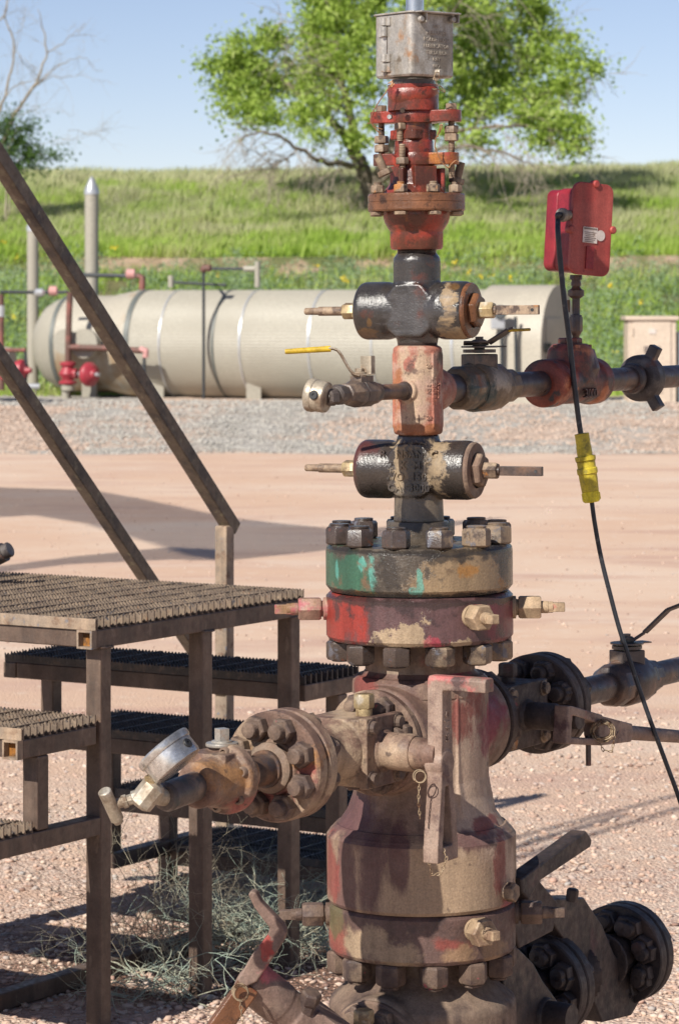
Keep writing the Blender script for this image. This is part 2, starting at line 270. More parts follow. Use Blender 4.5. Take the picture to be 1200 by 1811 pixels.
M['cable'] = mat('black_cable_jacket', (.022,.024,.03), [((.1,.095,.09), .63, 30, .07, {}), ((.3,.28,.26), .72, 60, .02, {})], rough=.45, bump=.1)
M['alu'] = mat('cast_aluminium_box', (.42,.39,.35), [((.27,.235,.19), .54, 16, .1, {'ro':.55,'st':(1,1,.5)}), ((.27,.14,.065), .62, 17, .08, {'ro':.7,'me':0}), ((.13,.10,.07), .66, 30, .06, {'me':0})], rough=.36, metal=.45, bump=.15, bscale=400)
M['alu_let'] = mat('raised_cast_letters', (.40,.35,.29), [], rough=.5, metal=.2, bump=.1)
M['chrome'] = mat('polished_rod_steel', (.66,.65,.64), [((.45,.44,.44), .55, 30, .1, {'st':(1,1,.03)})], rough=.24, metal=1.0, bump=0)
M['yellow'] = mat('yellow_grip', (.55,.36,.02), [((.25,.17,.05), .62, 30, .07, {}), ((.1,.08,.05), .7, 50, .04, {})], rough=.5, bump=.1)
M['yellow_plug'] = mat('yellow_plug_rubber', (.55,.43,.03), [((.24,.2,.04), .60, 26, .08, {}), ((.07,.06,.05), .68, 40, .05, {})], rough=.5, bump=.25)
M['yellow_bright'] = mat('yellow_plug_ring', (.75,.62,.02), [], rough=.45, bump=.1)
M['box_red'] = mat('faded_red_enclosure', (.31,.04,.034), [((.36,.075,.06), .52, 7, .14, {}), ((.2,.02,.02), .70, 40, .04, {})], rough=.5, bump=.15, bscale=500)
M['box_crimson'] = mat('crimson_enclosure_side', (.21,.014,.024), [((.26,.02,.024), .54, 9, .1, {}), ((.15,.01,.01), .70, 60, .04, {})], rough=.42, bump=.12, bscale=500)
M['sticker'] = mat('sticker_paper', (.62,.55,.5), [((.45,.36,.3), .6, 60, .06, {})], rough=.6, bump=0)
M['ink'] = mat('sticker_ink', (.2,.16,.14), [], rough=.6, bump=0)
M['copper'] = mat('copper_wire', (.32,.16,.075), [], rough=.5, metal=.5, bump=0)
M['chain'] = mat('rusty_chain', (.3,.22,.14), [((.12,.06,.03), .55, 60, .05, {})], rough=.6, metal=.3, bump=.2)
M['tankb'] = mat('beige_tank_paint', (.345,.32,.262), [((.32,.295,.24), .55, .8, .15, {}), ((.3,.2,.1), .73, 1.6, .05, {'st':(1,1,.4)})], rough=.5, bump=0)
M['tank_plain'] = mat('beige_plain_paint', (.34,.315,.258), [((.315,.29,.235), .56, 1.2, .1, {})], rough=.5, bump=0)
M['tank_rust'] = mat('rust_streaked_paint', (.38,.345,.28), [((.31,.19,.09), .55, 2.2, .12, {'st':(1,1,.3),'g':('z',1.4,.1,.1),'a':.8})], rough=.55, bump=0)
M['band'] = mat('silver_strap', (.52,.53,.54), [], rough=.3, metal=.5, bump=0)
M['band_dark'] = mat('dark_strap', (.12,.13,.12), [], rough=.5, bump=0)
M['shed'] = mat('beige_shed_end', (.40,.36,.29), [((.36,.32,.26), .55, 1, .1, {})], rough=.55, bump=0)
M['bg_pipe'] = mat('rusty_field_pipe', (.12,.06,.045), [((.3,.1,.08), .6, 4, .1, {})], rough=.6, bump=0)
M['bg_dark'] = mat('dark_field_pipe', (.03,.035,.04), [], rough=.5, bump=0)
M['bg_red'] = mat('red_actuator', (.33,.03,.045), [((.3,.1,.1), .6, 5, .1, {})], rough=.45, bump=0)
M['bg_pink'] = mat('faded_pink_union', (.55,.28,.26), [], rough=.6, bump=0)
M['cab'] = mat('beige_cabinet', (.58,.47,.37), [((.52,.42,.33), .55, 2, .1, {})], rough=.5, bump=0)
M['lever_red'] = mat('red_streaked_lever', (.17,.108,.085), [((.25,.175,.135), .55, 10, .12, {}), ((.33,.045,.035), .55, 22, .05, {'rag':.8,'blob':[(479,1592,13,26)],'b':.3}), ((.42,.11,.12), .52, 14, .08, {'rag':.7,'blob':[(500,1640,30,18)]}), ((.07,.045,.04), .63, 20, .08, {'a':.7})], rough=.7, bump=.5)
# ------------------------------------------------------------------ the wellhead
def zf(y): return H-(y-540)/838.0
def rr(p): return p/838.0
well = thing('wellhead', (0,0,G), 'tall oily red, green and tan wellhead of stacked flanges and valves', 'wellhead', rot=(0,-LEAN,0))
well.location.x = .0088
AX = Matrix.Translation((0,0,0))
def yprof(pts): return [(rr(p), zf(y)) for p, y in reversed(pts)]        # (half width px, photo row) listed top down
def hexlib(name, m, r, h, stud_r=0, stud_h=0, under=0):
    b = MB(); b.lathe([(r*.86,0),(r,h*.1),(r,h*.86),(r*.88,h)], n=6)
    if stud_r:
        p = [(stud_r,h*.5)]; z = h; k = max(2, int(stud_h/.004))
        for i in range(k): p += [(stud_r, h+stud_h*(i+.15)/k), (stud_r*.9, h+stud_h*(i+.6)/k)]
        p += [(stud_r*.95,h+stud_h*.97),(stud_r*.7,h+stud_h*1.03)]
        b.lathe(p, n=16)
    return lib(b, m, bevel=r*.05)
def nuts(mesh, parent, M0, rad, n, phase=0, name='nut', skip=(), jit=.35, labels=None):
    for i in range(n):
        if i in skip: continue
        a = phase+2*math.pi*i/n
        T = M0 @ Matrix.Translation((rad*math.cos(a), rad*math.sin(a), 0)) @ Matrix.Rotation(random.uniform(-jit, jit)+a, 4, 'Z')
        place(name, mesh, parent, T, labels)
# -- casing head at the bottom
b = MB(); b.lathe(yprof([(104,1668),(106,1706),(116,1722),(150,1750),(161,1759),(165,1768),(165,1985),(120,2010),(118,2202)]), n=72)
for s in (1,-1): b.cyl((0,0,.025), U*s*.195+Vector((0,0,.025)), .115, 48, ch=.006)
cas = b.build('casing_head', M['cas_head'], well, remesh=.004, sm_it=3)
b = MB(); b.lathe(yprof([(150,1586),(158,1589),(165,1597),(165,1668),(160,1675),(120,1676)]), n=96)
cfl = b.build('casing_flange', M['cas_flange'], well, smooth=30)
# -- tubing head
b = MB(); b.lathe(yprof([(95,1126),(95,1180),(104,1190),(114,1193),(118,1200),(118,1330),(116,1370),(120,1400),(131,1430),(146,1452),(162,1464),(165,1472),(165,1581),(160,1588),(100,1589)]), n=96)
for s in (1,-1): b.cyl((0,0,.664), U*s*(.176 if s > 0 else .20)+Vector((0,0,.664)), .112, 56, ch=.010)
# broad flat face between the outlets, narrowing downwards
Mf = fr((0,0,0), (V.x*.9,V.y*.9,0))
b.add([(x*w, yv, z) for x in (-1,1) for w, yv, z in ()], [])
fz = [(.066,zf(1200)),(.066,zf(1370)),(.070,zf(1430)),(.072,zf(1462))]
vs = []; dep = [.129,.129,.142,.158]
for (w,z),dd in zip(fz,dep):
    for s,k in ((-1,1),(1,1),(1,0),(-1,0)):
        q = U*(w*s) + V*(dd*k); vs.append((q.x,q.y,z))
fs = [(3,2,1,0),(12,13,14,15)]
for i in range(3):
    for j in range(4): fs.append((i*4+j, i*4+(j+1)%4, i*4+4+(j+1)%4, i*4+4+j))
b.add(vs, fs)
tub = b.build('tubing_head', M['tub_head'], well, remesh=.003, sm_it=3)
b = MB(); b.lathe(yprof([(150,1452),(161,1464),(167,1472),(167,1583),(163,1589),(100,1590)]), n=96); b.build('lower_barrel', M['tub_head'], tub, smooth=28)
b = MB(); b.lathe(yprof([(97,1126),(97,1186)]), n=64); b.build('neck', M['mud'], tub)
b = MB(); b.lathe(yprof([(96,1189),(112,1191),(119,1197),(120,1203),(120,1222)]), n=80); b.build('shoulder', M['tub_head'], tub, smooth=28)
b = MB(); b.lathe(yprof([(152,1043),(159,1045),(165,1051),(165,1120),(160,1127),(96,1128)]), n=96)
rfl = b.build('tubing_head_flange', M['red_flange'], well, smooth=30, )
rfl['label'] = 'thick red and tan flange ring with lock screws'
b = MB(); b.lathe(yprof([(52,921),(54,926),(54,948),(66,958),(158,959),(164,966),(165,972),(165,1032),(158,1041),(150,1042)]), n=96)
gfl = b.build('bonnet_flange', M['green_flange'], well, smooth=30)
gfl['label'] = 'round flange, chipped green paint on its left, tan on its right'
b = MB(); b.lathe(yprof([(150,1588),(150,1590)]), n=64); b.build('seal_ring', M['nut_black'], well); b = MB(); b.lathe(yprof([(149,1040),(149,1046)]), n=64)
b.build('seal_ring', M['nut_black'], well)
NB = hexlib('n', M['nut_black'], .0305, .038, .0215, .006)
nuts(NB, gfl, Matrix.Translation((0,0,zf(959))), rr(143), 12, R(-17.5), jit=.12)
Mdn = Matrix.Translation((0,0,zf(1128))) @ Matrix.Rotation(math.pi,4,'X')
NB2 = hexlib('n', M['nut_black'], .031, .040, .02, .003)
nuts(NB2, rfl, Mdn, rr(143), 12, R(17.5), jit=.3)
NM2 = hexlib('n', M['nut_mud'], .0315, .044, .02, .008)
nuts(NM2, cfl, Matrix.Translation((0,0,zf(1676))) @ Matrix.Rotation(math.pi,4,'X'), rr(143), 12, R(24), jit=.3)
# stamped groove on flange side and drips are in the paint; lock screws round both rings
def lockscrew(parent, dirv, z, m, r0=rr(164), L=1.0, hexr=.0262, label=None):
    d = Vector(dirv).normalized(); o = d*r0+Vector((0,0,z)); M0 = fr(o, d)
    b = MB(); b.lathe([(.024,-.01),(.024,.007),(.017,.008),(.017,.012),(.023,.0125)], M0, 24)
    b.lathe([(hexr*.9,.012),(hexr,.016),(hexr,.056*L),(hexr*.9,.06*L)], M0, 6, R(30))
    b.lathe([(.013,.06*L),(.013,.075*L),(.0115,.075*L)], M0, 20); b.lathe([(.0135,.075*L),(.0135,.108*L),(.012,.11*L)], M0, 4, R(45))
    b.lathe([(.012,.06*L),(.012,.085*L)], M0, 20)
    o = b.build('lock_screw', m, parent, bevel=.0012)
    if label: o['label'] = label
lockscrew(rfl, (-1,-.05,0), zf(1074), M['pink_screw'], label='pink-topped lock screw on the left')
lockscrew(rfl, (1,-.05,0), zf(1074), M['tan_screw'])
lockscrew(rfl, (.52,-.85,0), zf(1076), M['tan_screw'], L=.8, hexr=.029)
lockscrew(rfl, (-.45,.9,0), zf(1074), M['tan_screw']); lockscrew(rfl, (.45,.9,0), zf(1074), M['tan_screw'])
lockscrew(cfl, (-1,-.05,0), zf(1613), M['nut_mud'], L=.95); lockscrew(cfl, (1,-.05,0), zf(1613), M['nut_mud'], L=.95)
lockscrew(cfl, (.52,-.85,0), zf(1616), M['tan_screw'], L=.75, hexr=.031)
lockscrew(cfl, (-.45,.9,0), zf(1613), M['nut_mud'])
d = Vector((.86,-.5,0)); b = MB(); b.cyl(d*.185+Vector((0,0,zf(1562))), d*.205+Vector((0,0,zf(1562))), .017, 20); b.lathe([(.02,0),(.021,.003),(.021,.018),(.018,.021)], fr(d*.203+Vector((0,0,zf(1562))), d), 6)
b.build('pipe_plug', M['nut_rust'], tub, bevel=.001)
# -- plug valves
def plug_valve(y0, y1, yc, m, Lr, Ll, R0, capm, text=None, vy=None, azi=24):
    b = MB(); b.lathe(yprof(vy), n=56)
    d = Vector((math.cos(R(azi)), -math.sin(R(azi)), 0)); c = Vector((0,0,zf(yc)))
    b.lathe([(R0*.80,-Ll-.002),(R0*.96,-Ll+.004),(R0,-Ll+.012),(R0,-.064),(R0*.93,-.048),(R0*.84,-.03),(R0*.84,.03),(R0*.93,.048),(R0,.062),(R0,Lr-.01),(R0*.97,Lr)], fr(c, d), 64)
    nrm = Vector((-d.y*-1, -d.x, 0)); nrm = Vector((-math.sin(R(azi)), -math.cos(R(azi)), 0))
    Mb = Matrix(((d.x,nrm.x,0,0),(d.y,nrm.y,0,0),(0,0,1,0),(0,0,0,1)))
    zc = c.z
    pts = [(-.052,zc+.034),(-.03,zc+.056),(.03,zc+.056),(.052,zc+.034),(.052,zc-.038),(.03,zc-.055),(-.03,zc-.055),(-.052,zc-.038)]
    vs = [(x*1.0,0.0,z) for x,z in pts]+[(x*.92,.053,z-.0*0) for x,z in pts]
    b.add(vs, [tuple(range(8)), tuple(range(15,7,-1))]+[(i,i+8,(i+1)%8+8,(i+1)%8) for i in range(8)], Mb)
    body = b.build('plug_valve', m, well, remesh=.0022, sm_it=12)
    b = MB(); Mr = fr(c+d*(Lr-.004), d)
    b.lathe([(R0*.93,0),(R0*.95,.009),(R0*.91,.013),(R0*.6,.0135),(R0*.6,.006)], Mr, 56)
    b.build('end_cap', capm, body)
    b = MB(); b.lathe([(.031,.008),(.037,.012),(.037,.026),(.033,.03)], Mr, 6, R(12)); o = b.build('packing_nut', capm, body, bevel=.0015)
    b = MB(); b.lathe([(.015,.026),(.0185,.03),(.0185,.056),(.0165,.06)], Mr, 6, R(20)); b.build('gland_nut', M['brass'] if capm is M['stuff_brown'] else M['nut_rust'], body, bevel=.001)
    b = MB(); b.lathe([(.0095,.056),(.0095,.066)], Mr, 20)
    b.box((0,0,.112), .0098, .0058, .047, Mr @ Matrix.Rotation(R(0),4,'Z')); o = b.build('stem', M['nut_rust'] if capm is M['stuff_brown'] else M['pipe'], body, bevel=.0012)
    b = MB(); b.cyl(c+d*(Lr+.142)+nrm*.005, c+d*(Lr+.142)+nrm*.0064, .0036, 12); b.build('pin_hole', M['black'], body)
    Ml = fr(c-d*(Ll-.002), -d)
    b = MB(); b.lathe([(.036,0),(.037,.002),(.035,.012),(.028,.015)], Ml, 6, R(10)); b.lathe([(.016,.01),(.0185,.016),(.0185,.042),(.016,.046)], Ml, 6, R(16)); b.build('gland_nut', M['brass'], body, bevel=.001)
    b = MB(); b.lathe([(.0098,.036),(.0098,.103),(.008,.104),(.0075,.134),(.006,.136)], Ml, 20); b.build('stem', M['nut_rust'], body)
    return body, c, d, nrm
v2, c2, d2, n2 = plug_valve(0,0,830, M['grey_valve'], .123, .128, .0625, M['mud'], vy=[(36,768),(38,776),(43,790),(43,880),(44,915),(45,921),(40,924)])
for i, tx in enumerate(('R   NSAN  C', '2  K  M F', 'WO  1500', 'CA  3000')):
    zz = c2.z+.034-i*.0235
    X = d2; Mt = Matrix(((X.x,0,n2.x,n2.x*.0525),(X.y,0,n2.y,n2.y*.0525),(0,1,0,zz),(0,0,0,1)))
    text_obj(tx, .0225, Mt, M['grey_valve'], v2, extrude=.0036, name='cast_lettering', space=1.08, offset=.0006)
v1, c1, d1, n1 = plug_valve(0,0,549, M['black_valve'], .118, .126, .0615, M['stuff_brown'], vy=[(34,446),(41,456),(42,461),(42,585),(39,596),(36,601),(36,608)])
b = MB(); p = []
for i in range(14): p += [(36 if i%2 else 34.5, 600+i*1.1)]
b.lathe(yprof(p), n=48); b.build('threaded_nipple', M['pipe'], well); b = MB(); p = [(33+(i%2)*1.4, 764+i*1.2) for i in range(9)]; b.lathe(yprof(p), n=48); b.build('threaded_nipple', M['pipe'], well)
b = MB(); b.lathe(yprof([(46,924),(46,927),(53,931),(52,960)]), n=48); b.build('hub', M['nut_mud'], gfl)
# -- flow tee with its branch bosses
ZT = zf(690)
b = MB(); b.lathe(yprof([(34,610),(41,613),(43.5,617),(43.5,762),(41,767),(33,769)]), n=56)
b.lathe([(.05,0),(.05,.052),(.047,.075),(.041,.095),(.035,.098)], fr((0,0,ZT), -U), 48); b.lathe([(.026,0),(.026,.053),(.0225,.056)], fr((0,0,ZT), U), 36)
b.box((0,-0.0,ZT), .047, .030, .078, Matrix.Rotation(R(-22),4,'Z'))
tee = b.build('flow_tee', M['pink_tee'], well, remesh=.0022, sm_it=4)
def wraptext(s, size, ang, z, rad, m, parent, rot=0, e=.0014):
    dd = Vector((math.sin(ang), -math.cos(ang), 0)); X = Vector((math.cos(ang), math.sin(ang), 0))
    a = Vector((0,0,1)); cr, sr = math.cos(rot), math.sin(rot)
    X2 = X*cr + a*sr; Y2 = -X*sr + a*cr
    Mt = Matrix(((X2.x,Y2.x,dd.x,dd.x*rad),(X2.y,Y2.y,dd.y,dd.y*rad),(X2.z,Y2.z,dd.z,z),(0,0,0,1)))
    return text_obj(s, size, Mt, m, parent, extrude=e, name='cast_lettering', offset=.0003)
wraptext('HERCULES', .0125, R(38), zf(690), .0533, M['pink_tee'], tee, R(-90)); wraptext('2 IN', .012, R(24), zf(686), .0518, M['pink_tee'], tee, R(-90)); wraptext('TULSA', .011, R(53), zf(690), .0535, M['pink_tee'], tee, R(-90))
wraptext('2IN', .012, R(28), zf(737), .0528, M['pink_tee'], tee); wraptext('2IN', .011, R(28), zf(646), .0528, M['pink_tee'], tee)
# -- neck, bowl and flange below the stuffing box
b = MB(); p = [(35-(i%2)*1.0, 441+i*1.3) for i in range(13)]; b.lathe(yprof(p), n=48); b.build('threaded_nipple', M['black_valve'], well)
b = MB(); b.lathe(yprof([(60,374),(59,383),(56,394),(50,404),(47,408),(47,411),(46.5,437),(44,441),(36,442)]), n=64); bowl = b.build('bowl', M['stuff_red'], well, smooth=50)
b = MB(); b.lathe(yprof([(78,342),(84,343),(86,346),(86,356.4),(85.2,357),(85.2,358),(86,358.6),(86,371),(84,374),(60,375)]), n=72)
sfl = b.build('stuffing_box_flange', M['stuff_brown'], well, smooth=30)
N3 = hexlib('n', M['nut_rust'], .0145, .017, .0085, .006); nuts(N3, sfl, Matrix.Translation((0,0,zf(342))), rr(74), 8, R(22), jit=.5)
N4 = hexlib('n', M['nut_rust'], .0145, .0075); nuts(N4, sfl, Matrix.Translation((0,0,zf(375))) @ Matrix.Rotation(math.pi,4,'X'), rr(76), 8, R(22), jit=.5, name='bolt_head')
b = MB(); b.box((-.012,-.068,zf(378)), .02, .008, .004); b.build('rib', M['stuff_red'], sfl, bevel=.001)
# -- stuffing box: body, three clamp plates, cap
def stadium(L, w, n=10):
    return [(L-w+w*math.cos(a), w*math.sin(a)) for a in np.linspace(-math.pi/2, math.pi/2, n)]+[(-L+w+w*math.cos(a), w*math.sin(a)) for a in np.linspace(math.pi/2, 3*math.pi/2, n)]
XB = -.004
b = MB(); b.lathe(yprof([(32,214),(32,248),(34,250),(35,268),(36,295),(40,300),(44,326),(56,341),(58,343)]), Matrix.Translation((XB,0,0)), 40)
Rz = lambda a: Matrix.Rotation(R(a),4,'Z')
b.box((0,-.03,zf(318)), .026, .024, .028, Matrix.Translation((XB,0,0)) @ Rz(26)); b.box((0,-.02,zf(318)), .022, .03, .028, Matrix.Translation((XB,0,0)) @ Rz(-50))
for a in (-25, 70, 150, 205): b.box((0,-.052,zf(320)), .004, .016, .026, Matrix.Translation((XB,0,0)) @ Rz(a))
sbx = b.build('stuffing_box', M['stuff_red'], well, remesh=.0016, sm_it=2)
def plate(y0, y1, L, w, ang, m, boss, cx=0, name='clamp_plate'):
    b = MB(); Mp = Matrix.Translation((XB+cx,0,0)) @ Rz(ang)
    b.prism(stadium(L, w, 12), zf(y1), zf(y0), Mp); o = b.build(name, m, sbx, bevel=.0022, seg=3); b = MB(); b.lathe([(boss,zf(y1)-.0008),(boss+.001,zf(y1)+.001),(boss+.001,zf(y0)-.001),(boss,zf(y0)+.0008)], Mp, 40); b.build('boss', m, o); return o
plate(196,217, .100, .026, -20, M['stuff_red'], .046, .004)
plate(271,292, .095, .026, -22, M['stuff_red'], .045, .004)
b = MB(); q = .0375; c = .006
sq = [(q,-q+c),(q,q-c),(q-c,q),(-q+c,q),(-q,q-c),(-q,-q+c),(-q+c,-q),(q-c,-q)]
b.prism(sq, zf(247), zf(230), Matrix.Translation((XB-.001,0,0)) @ Rz(44)); b.build('follower_plate', M['stuff_red'], sbx, bevel=.003, seg=3)
# cap with scalloped skirt
b = MB(); n = 96; prof = []; vs = []; fs = []
hexr = lambda a, r: r/ max(math.cos((a % R(60))-R(30)), .5)*math.cos(R(12))
for j in range(4):
    for i in range(n):
        a = 2*math.pi*i/n; r = .0575-.0022*math.cos(4*a+.4)
        low = 188-13*(.5-.5*math.cos(2*(a-R(-112))))
        y = [155,158,low-9,low][j]; r *= [.94,1,.98,.86][j]
        vs.append((XB-.001+r*math.cos(a), r*math.sin(a), zf(y)))
for j in range(3):
    for i in range(n): fs.append((j*n+i, (j+1)*n+i, (j+1)*n+(i+1)%n, j*n+(i+1)%n))
fs.append(tuple(range(n))); fs.append(tuple(range(4*n-1,3*n-1,-1)))
b.add(vs, fs); b.lathe(yprof([(45,150),(45,196)]), Matrix.Translation((XB-.001,0,0)), 40); b.build('gland_cap', M['stuff_red'], sbx, smooth=50)
b = MB(); b.lathe(yprof([(38,141),(38,153)]), Matrix.Translation((XB,0,0)), 32); b.lathe([(.012,0),(.012,.008)], Matrix.Translation((-.034,-.03,zf(153))), 6); b.build('seal_ring', M['nut_black'], sbx)
def threads(b, o, L, r, pitch=.0032):
    k = int(L/pitch); p = []
    for i in range(k): p += [(r, i*L/k), (r*.84, (i+.5)*L/k)]
    b.lathe(p+[(r*.8,L)], Matrix.Translation(o), 16)
Ln = hexlib('n', M['nut_rust'], .0145, .0155)
def rod_set(x, y, z0, z1, ns, m=M['nut_rust'], nm='stud'):
    b = MB(); threads(b, (x,y,z0), z1-z0, .0072); o = b.build(nm, m, sbx)
    for zz, s in ns:
        place('nut', Ln, sbx, Matrix.Translation((x,y,zz)) @ Rz(random.uniform(0,60)) @ Matrix.Diagonal((s,s,s,1)))
ux, uy = .078, -.03
rod_set(XB+.004+.074, -.027, zf(316), zf(190), [(zf(196),.9),(zf(237),1.05),(zf(251),1.05)])
rod_set(XB+.004-.072, .027, zf(300), zf(195), [(zf(196),.9),(zf(252),1.05),(zf(268),1.1)])
rod_set(XB-.026, -.048, zf(327), zf(256), [(zf(292),.95)])
rod_set(XB-.03, -.030, zf(250), zf(221), [(zf(230),.9)])
for (px,py,dx,dz,yy) in ((672,285,.45,-1,-.055),(812,300,-.25,-1,.02)):
    o = PW(px,py,yy); d = Vector((dx,0,dz)).normalized()
    b = MB(); b.cyl(o-d*.016, o+d*.022, .0085, 16); b.lathe([(.015,0),(.0165,.003),(.0165,.011),(.014,.013)], fr(o+d*.018, d), 6); b.build('eye_bolt', M['nut_rust'], sbx, bevel=.0008)
b = MB(); o = PW(690,206,-.052); b.lathe([(.006,0),(.0065,.003),(.005,.01)], fr(o, (-.3,-1,0)), 6); b.build('grease_fitting', M['silver'], sbx)
b = MB(); o = PW(712,194,-.056); b.lathe([(.006,0),(.0065,.003),(.005,.006)], fr(o, (-.2,-1,-.3)), 6); b.build('set_screw', M['nut_black'], sbx)
# ------------------------------------------------------------------ side arms
def at(s, z, v=0.0, dz=0): q = U*s+V*v; return Vector((q.x, q.y, z+dz))
def axisM(s, z, d=1): return fr(at(s,z), U*d)
N8 = hexlib('n', M['nut_mud'], .0262, .024, .016, .017)
N8d = hexlib('n', M['mud_dark'], .0275, .026, .0165, .017)
def flange_pair(name, s0, z, m, nm, d=1, rad=.109, t=.031, n=8, bc=.08, parent=None, hub=.052, ph=R(22.5)):
    """two companion flanges on the arm from s0 outwards along d, nuts on both faces"""
    par = parent or well; A = fr(U*d*s0+Vector((0,0,z)), U*d)
    b = MB(); b.lathe([(hub,-.012),(hub*1.1,0),(rad-.003,0),(rad,.003),(rad,t-.003),(rad-.004,t),(rad*.72,t+.001),(rad*.72,t+.006),(rad-.004,t+.0065),(rad,t+.0095),(rad,2*t+.003),(rad-.003,2*t+.0065),(hub*1.12,2*t+.007),(hub*1.05,2*t+.012),(hub*.8,2*t+.013)], A, 72)
    o = b.build(name, m, par)
    nuts(nm, o, A @ Matrix.Translation((0,0,2*t+.0065)), bc, n, ph)
    nuts(nm, o, A @ Matrix.Rotation(math.pi,4,'X'), bc, n, ph)
    return o
ZA = .664; ZB = .025
def gate_body(z, d, m, parent, bolts=True, vlen=1.0, s0=.19, L=.068, hr=.038):
    """square plug valve body with its studded mounting flange, bonnet and packing nut"""
    A = fr(U*d*s0+Vector((0,0,z)), U*d); sg = 1
    b = MB(); b.lathe([(.100,-.016),(.108,-.013),(.109,.004),(.105,.009),(.06,.011)], A, 64)
    fl = b.build('mounting_flange', m, parent)
    b = MB(); b.lathe([(.062,.0),(.062,.03)], A, 40)
    c = U*d*(s0+L+.014)
    b.box((0,0,0), L, .066, .068, Matrix(((U.x*d,V.x,0,c.x),(U.y*d,V.y,0,c.y),(0,0,1,z),(0,0,0,1))))
    b.lathe([(.066,L+.05),(.066,L+.087),(.052,L+.122),(.052,.30)], A, 44)
    bod = b.build('gate_valve', m, parent, remesh=.0026, sm_it=3)
    c2_ = c+V*.0665
    b = MB(); b.box((0,0,0), L*1.02, .010, .071, Matrix(((U.x*d,V.x,0,c2_.x),(U.y*d,V.y,0,c2_.y),(0,0,1,z),(0,0,0,1))))
    b.build('cover_plate', m, bod, bevel=.003)
    T = fr(Vector((c2_.x,c2_.y,z))+V*.009, V)
    hb = MB()
    for a_ in (-1,1):
        for z_ in (-1,1):
            o = Vector((c2_.x,c2_.y,z))+V*.009+U*((L-.018)*a_)+Vector((0,0,.052*z_)); hb = MB()
            hb.lathe([(.0175,0),(.0175,.003),(.0135,.004),(.0135,.010),(.012,.0125),(.009,.0125)], fr(o, V), 12); hb.build('cover_bolt', M['nut_mud'] if m is not M['mud_dark'] else M['nut_rust'], bod, smooth=25)
    b = MB(); b.lathe([(hr+.006,0),(hr+.003,.006),(hr,.008),(hr,.07),(hr-.003,.074),(hr-.006,.074),(hr-.006,.1),(hr-.008,.13)], T, 48); b.build('stem_housing', m, bod)
    o = Vector((c.x,c.y,z+.066))+V*.028
    b = MB(); b.lathe([(.014,0),(.014,.014),(.019,.016),(.021,.02),(.021,.042),(.018,.046)], Matrix.Translation(o), 6); b.lathe([(.017,0),(.017,.016)], Matrix.Translation(o), 20); b.build('grease_fitting', M['brass'] if m is not M['mud_dark'] else m, bod, bevel=.001)
    return bod, fl, c, T
NF = hexlib('n', M['nut_mud'], .0245, .022, .0145, .018)
def studs_on(fl, z, d, s0, nm, n=8, bc=.083):
    nuts(nm, fl, fr(U*d*(s0+.010)+Vector((0,0,z)), U*d), bc, n, R(20))
# left middle arm
g1, f1, gc1, T1 = gate_body(ZA, 1, M['arm_flange'], well); studs_on(f1, ZA, 1, .19, NF)
g1['label'] = 'sandy brown square valve with pinkish lever'
fp = flange_pair('flange_pair', .50, ZA, M['arm_flange'], N8)
fp['label'] = 'large tan and rust companion flanges'
b = MB(); b.lathe([(.05,.576),(.05,.584),(.044,.59),(.034,.592)], fr((0,0,ZA), U), 48); b.build('raised_face', M['mud'], fp)
b = MB(); b.cyl(at(.58,ZA), at(.70,ZA), .0315, 36); b.cyl(at(.585,ZA), at(.60,ZA), .037, 36); b.build('nipple', M['pipe'], well)
b = MB(); ball = (.69)
b.lathe([(.036,.665),(.039,.672),(.039,.70),(.05,.715),(.0655,.716),(.068,.720),(.068,.738),(.0655,.743),(.056,.746),(.052,.765),(.046,.79),(.044,.80),(.044,.83),(.036,.834)], fr((0,0,ZA), U), 44)
b.box((0,0,0), .045, .045, .04, Matrix(((U.x,V.x,0,U.x*.735-V.x*.012),(U.y,V.y,0,U.y*.735-V.y*.012),(0,0,1,ZA+.012),(0,0,0,1))))
bv = b.build('ball_valve', M['arm_flange'], well, remesh=.002, sm_it=2)
bv['label'] = 'rusty bolted ball valve behind the big gauge'
for k in range(6):
    a = k*math.pi/3+.35; o = at(.745,ZA)+V*(.053*math.cos(a))+ZUP*(.053*math.sin(a))
    b = MB(); b.lathe([(.0105,-.004),(.0105,.007),(.009,.009),(.006,.009),(.0055,.003)], fr(o, U), 20); b.build('socket_bolt', M['mud'], bv)
o = at(.725,ZA,-.012)+ZUP*.048
b = MB(); b.lathe([(.012,0),(.012,.012),(.031,.012),(.032,.015),(.031,.019),(.02,.02),(.02,.023)], Matrix.Translation(o), 24); b.box((0,0,.034), .0105, .0105, .012, Matrix.Translation(o) @ Rz(30)); b.build('valve_stem', M['alu'], bv, bevel=.0008)
b = MB(); b.cyl(at(.825,ZA), at(.925,ZA-.008), .0275, 32); b.lathe([(.0275,0),(.024,.010),(.012,.014)], fr(at(.925,ZA-.008), U), 32); b.build('nipple', M['ball_dark'], well)
def gauge(parent, rim_c, axis, rad, dep, m, plug_dir, name='pressure_gauge', embossed=None):
    """axis points out of the glass"""
    A = fr(rim_c, axis); a = Vector(axis).normalized()
    b = MB(); b.lathe([(rad*.80,-dep),(rad*.90,-dep+.002),(rad*.93,-dep+.008),(rad*.93,-.008),(rad*.97,-.007),(rad,-.003),(rad,.004),(rad*.96,.007),(rad*.88,.007),(rad*.86,.002)], A, 56)
    o = b.build(name, m, parent, smooth=30)
    b = MB(); b.lathe([(rad*.86,.002),(rad*.84,.0035)], A, 48); b.build('dial', M['sticker'], o)
    p = Vector(plug_dir); p = (p-a*p.dot(a)).normalized()
    b = MB(); b.lathe([(.009,-.004),(.0095,.0015),(.008,.003),(.003,.003),(.003,.001)], fr(rim_c - a*(dep*.52) + p*rad*.93, p), 20); b.build('vent_plug', M['black'], o)
    return o, a
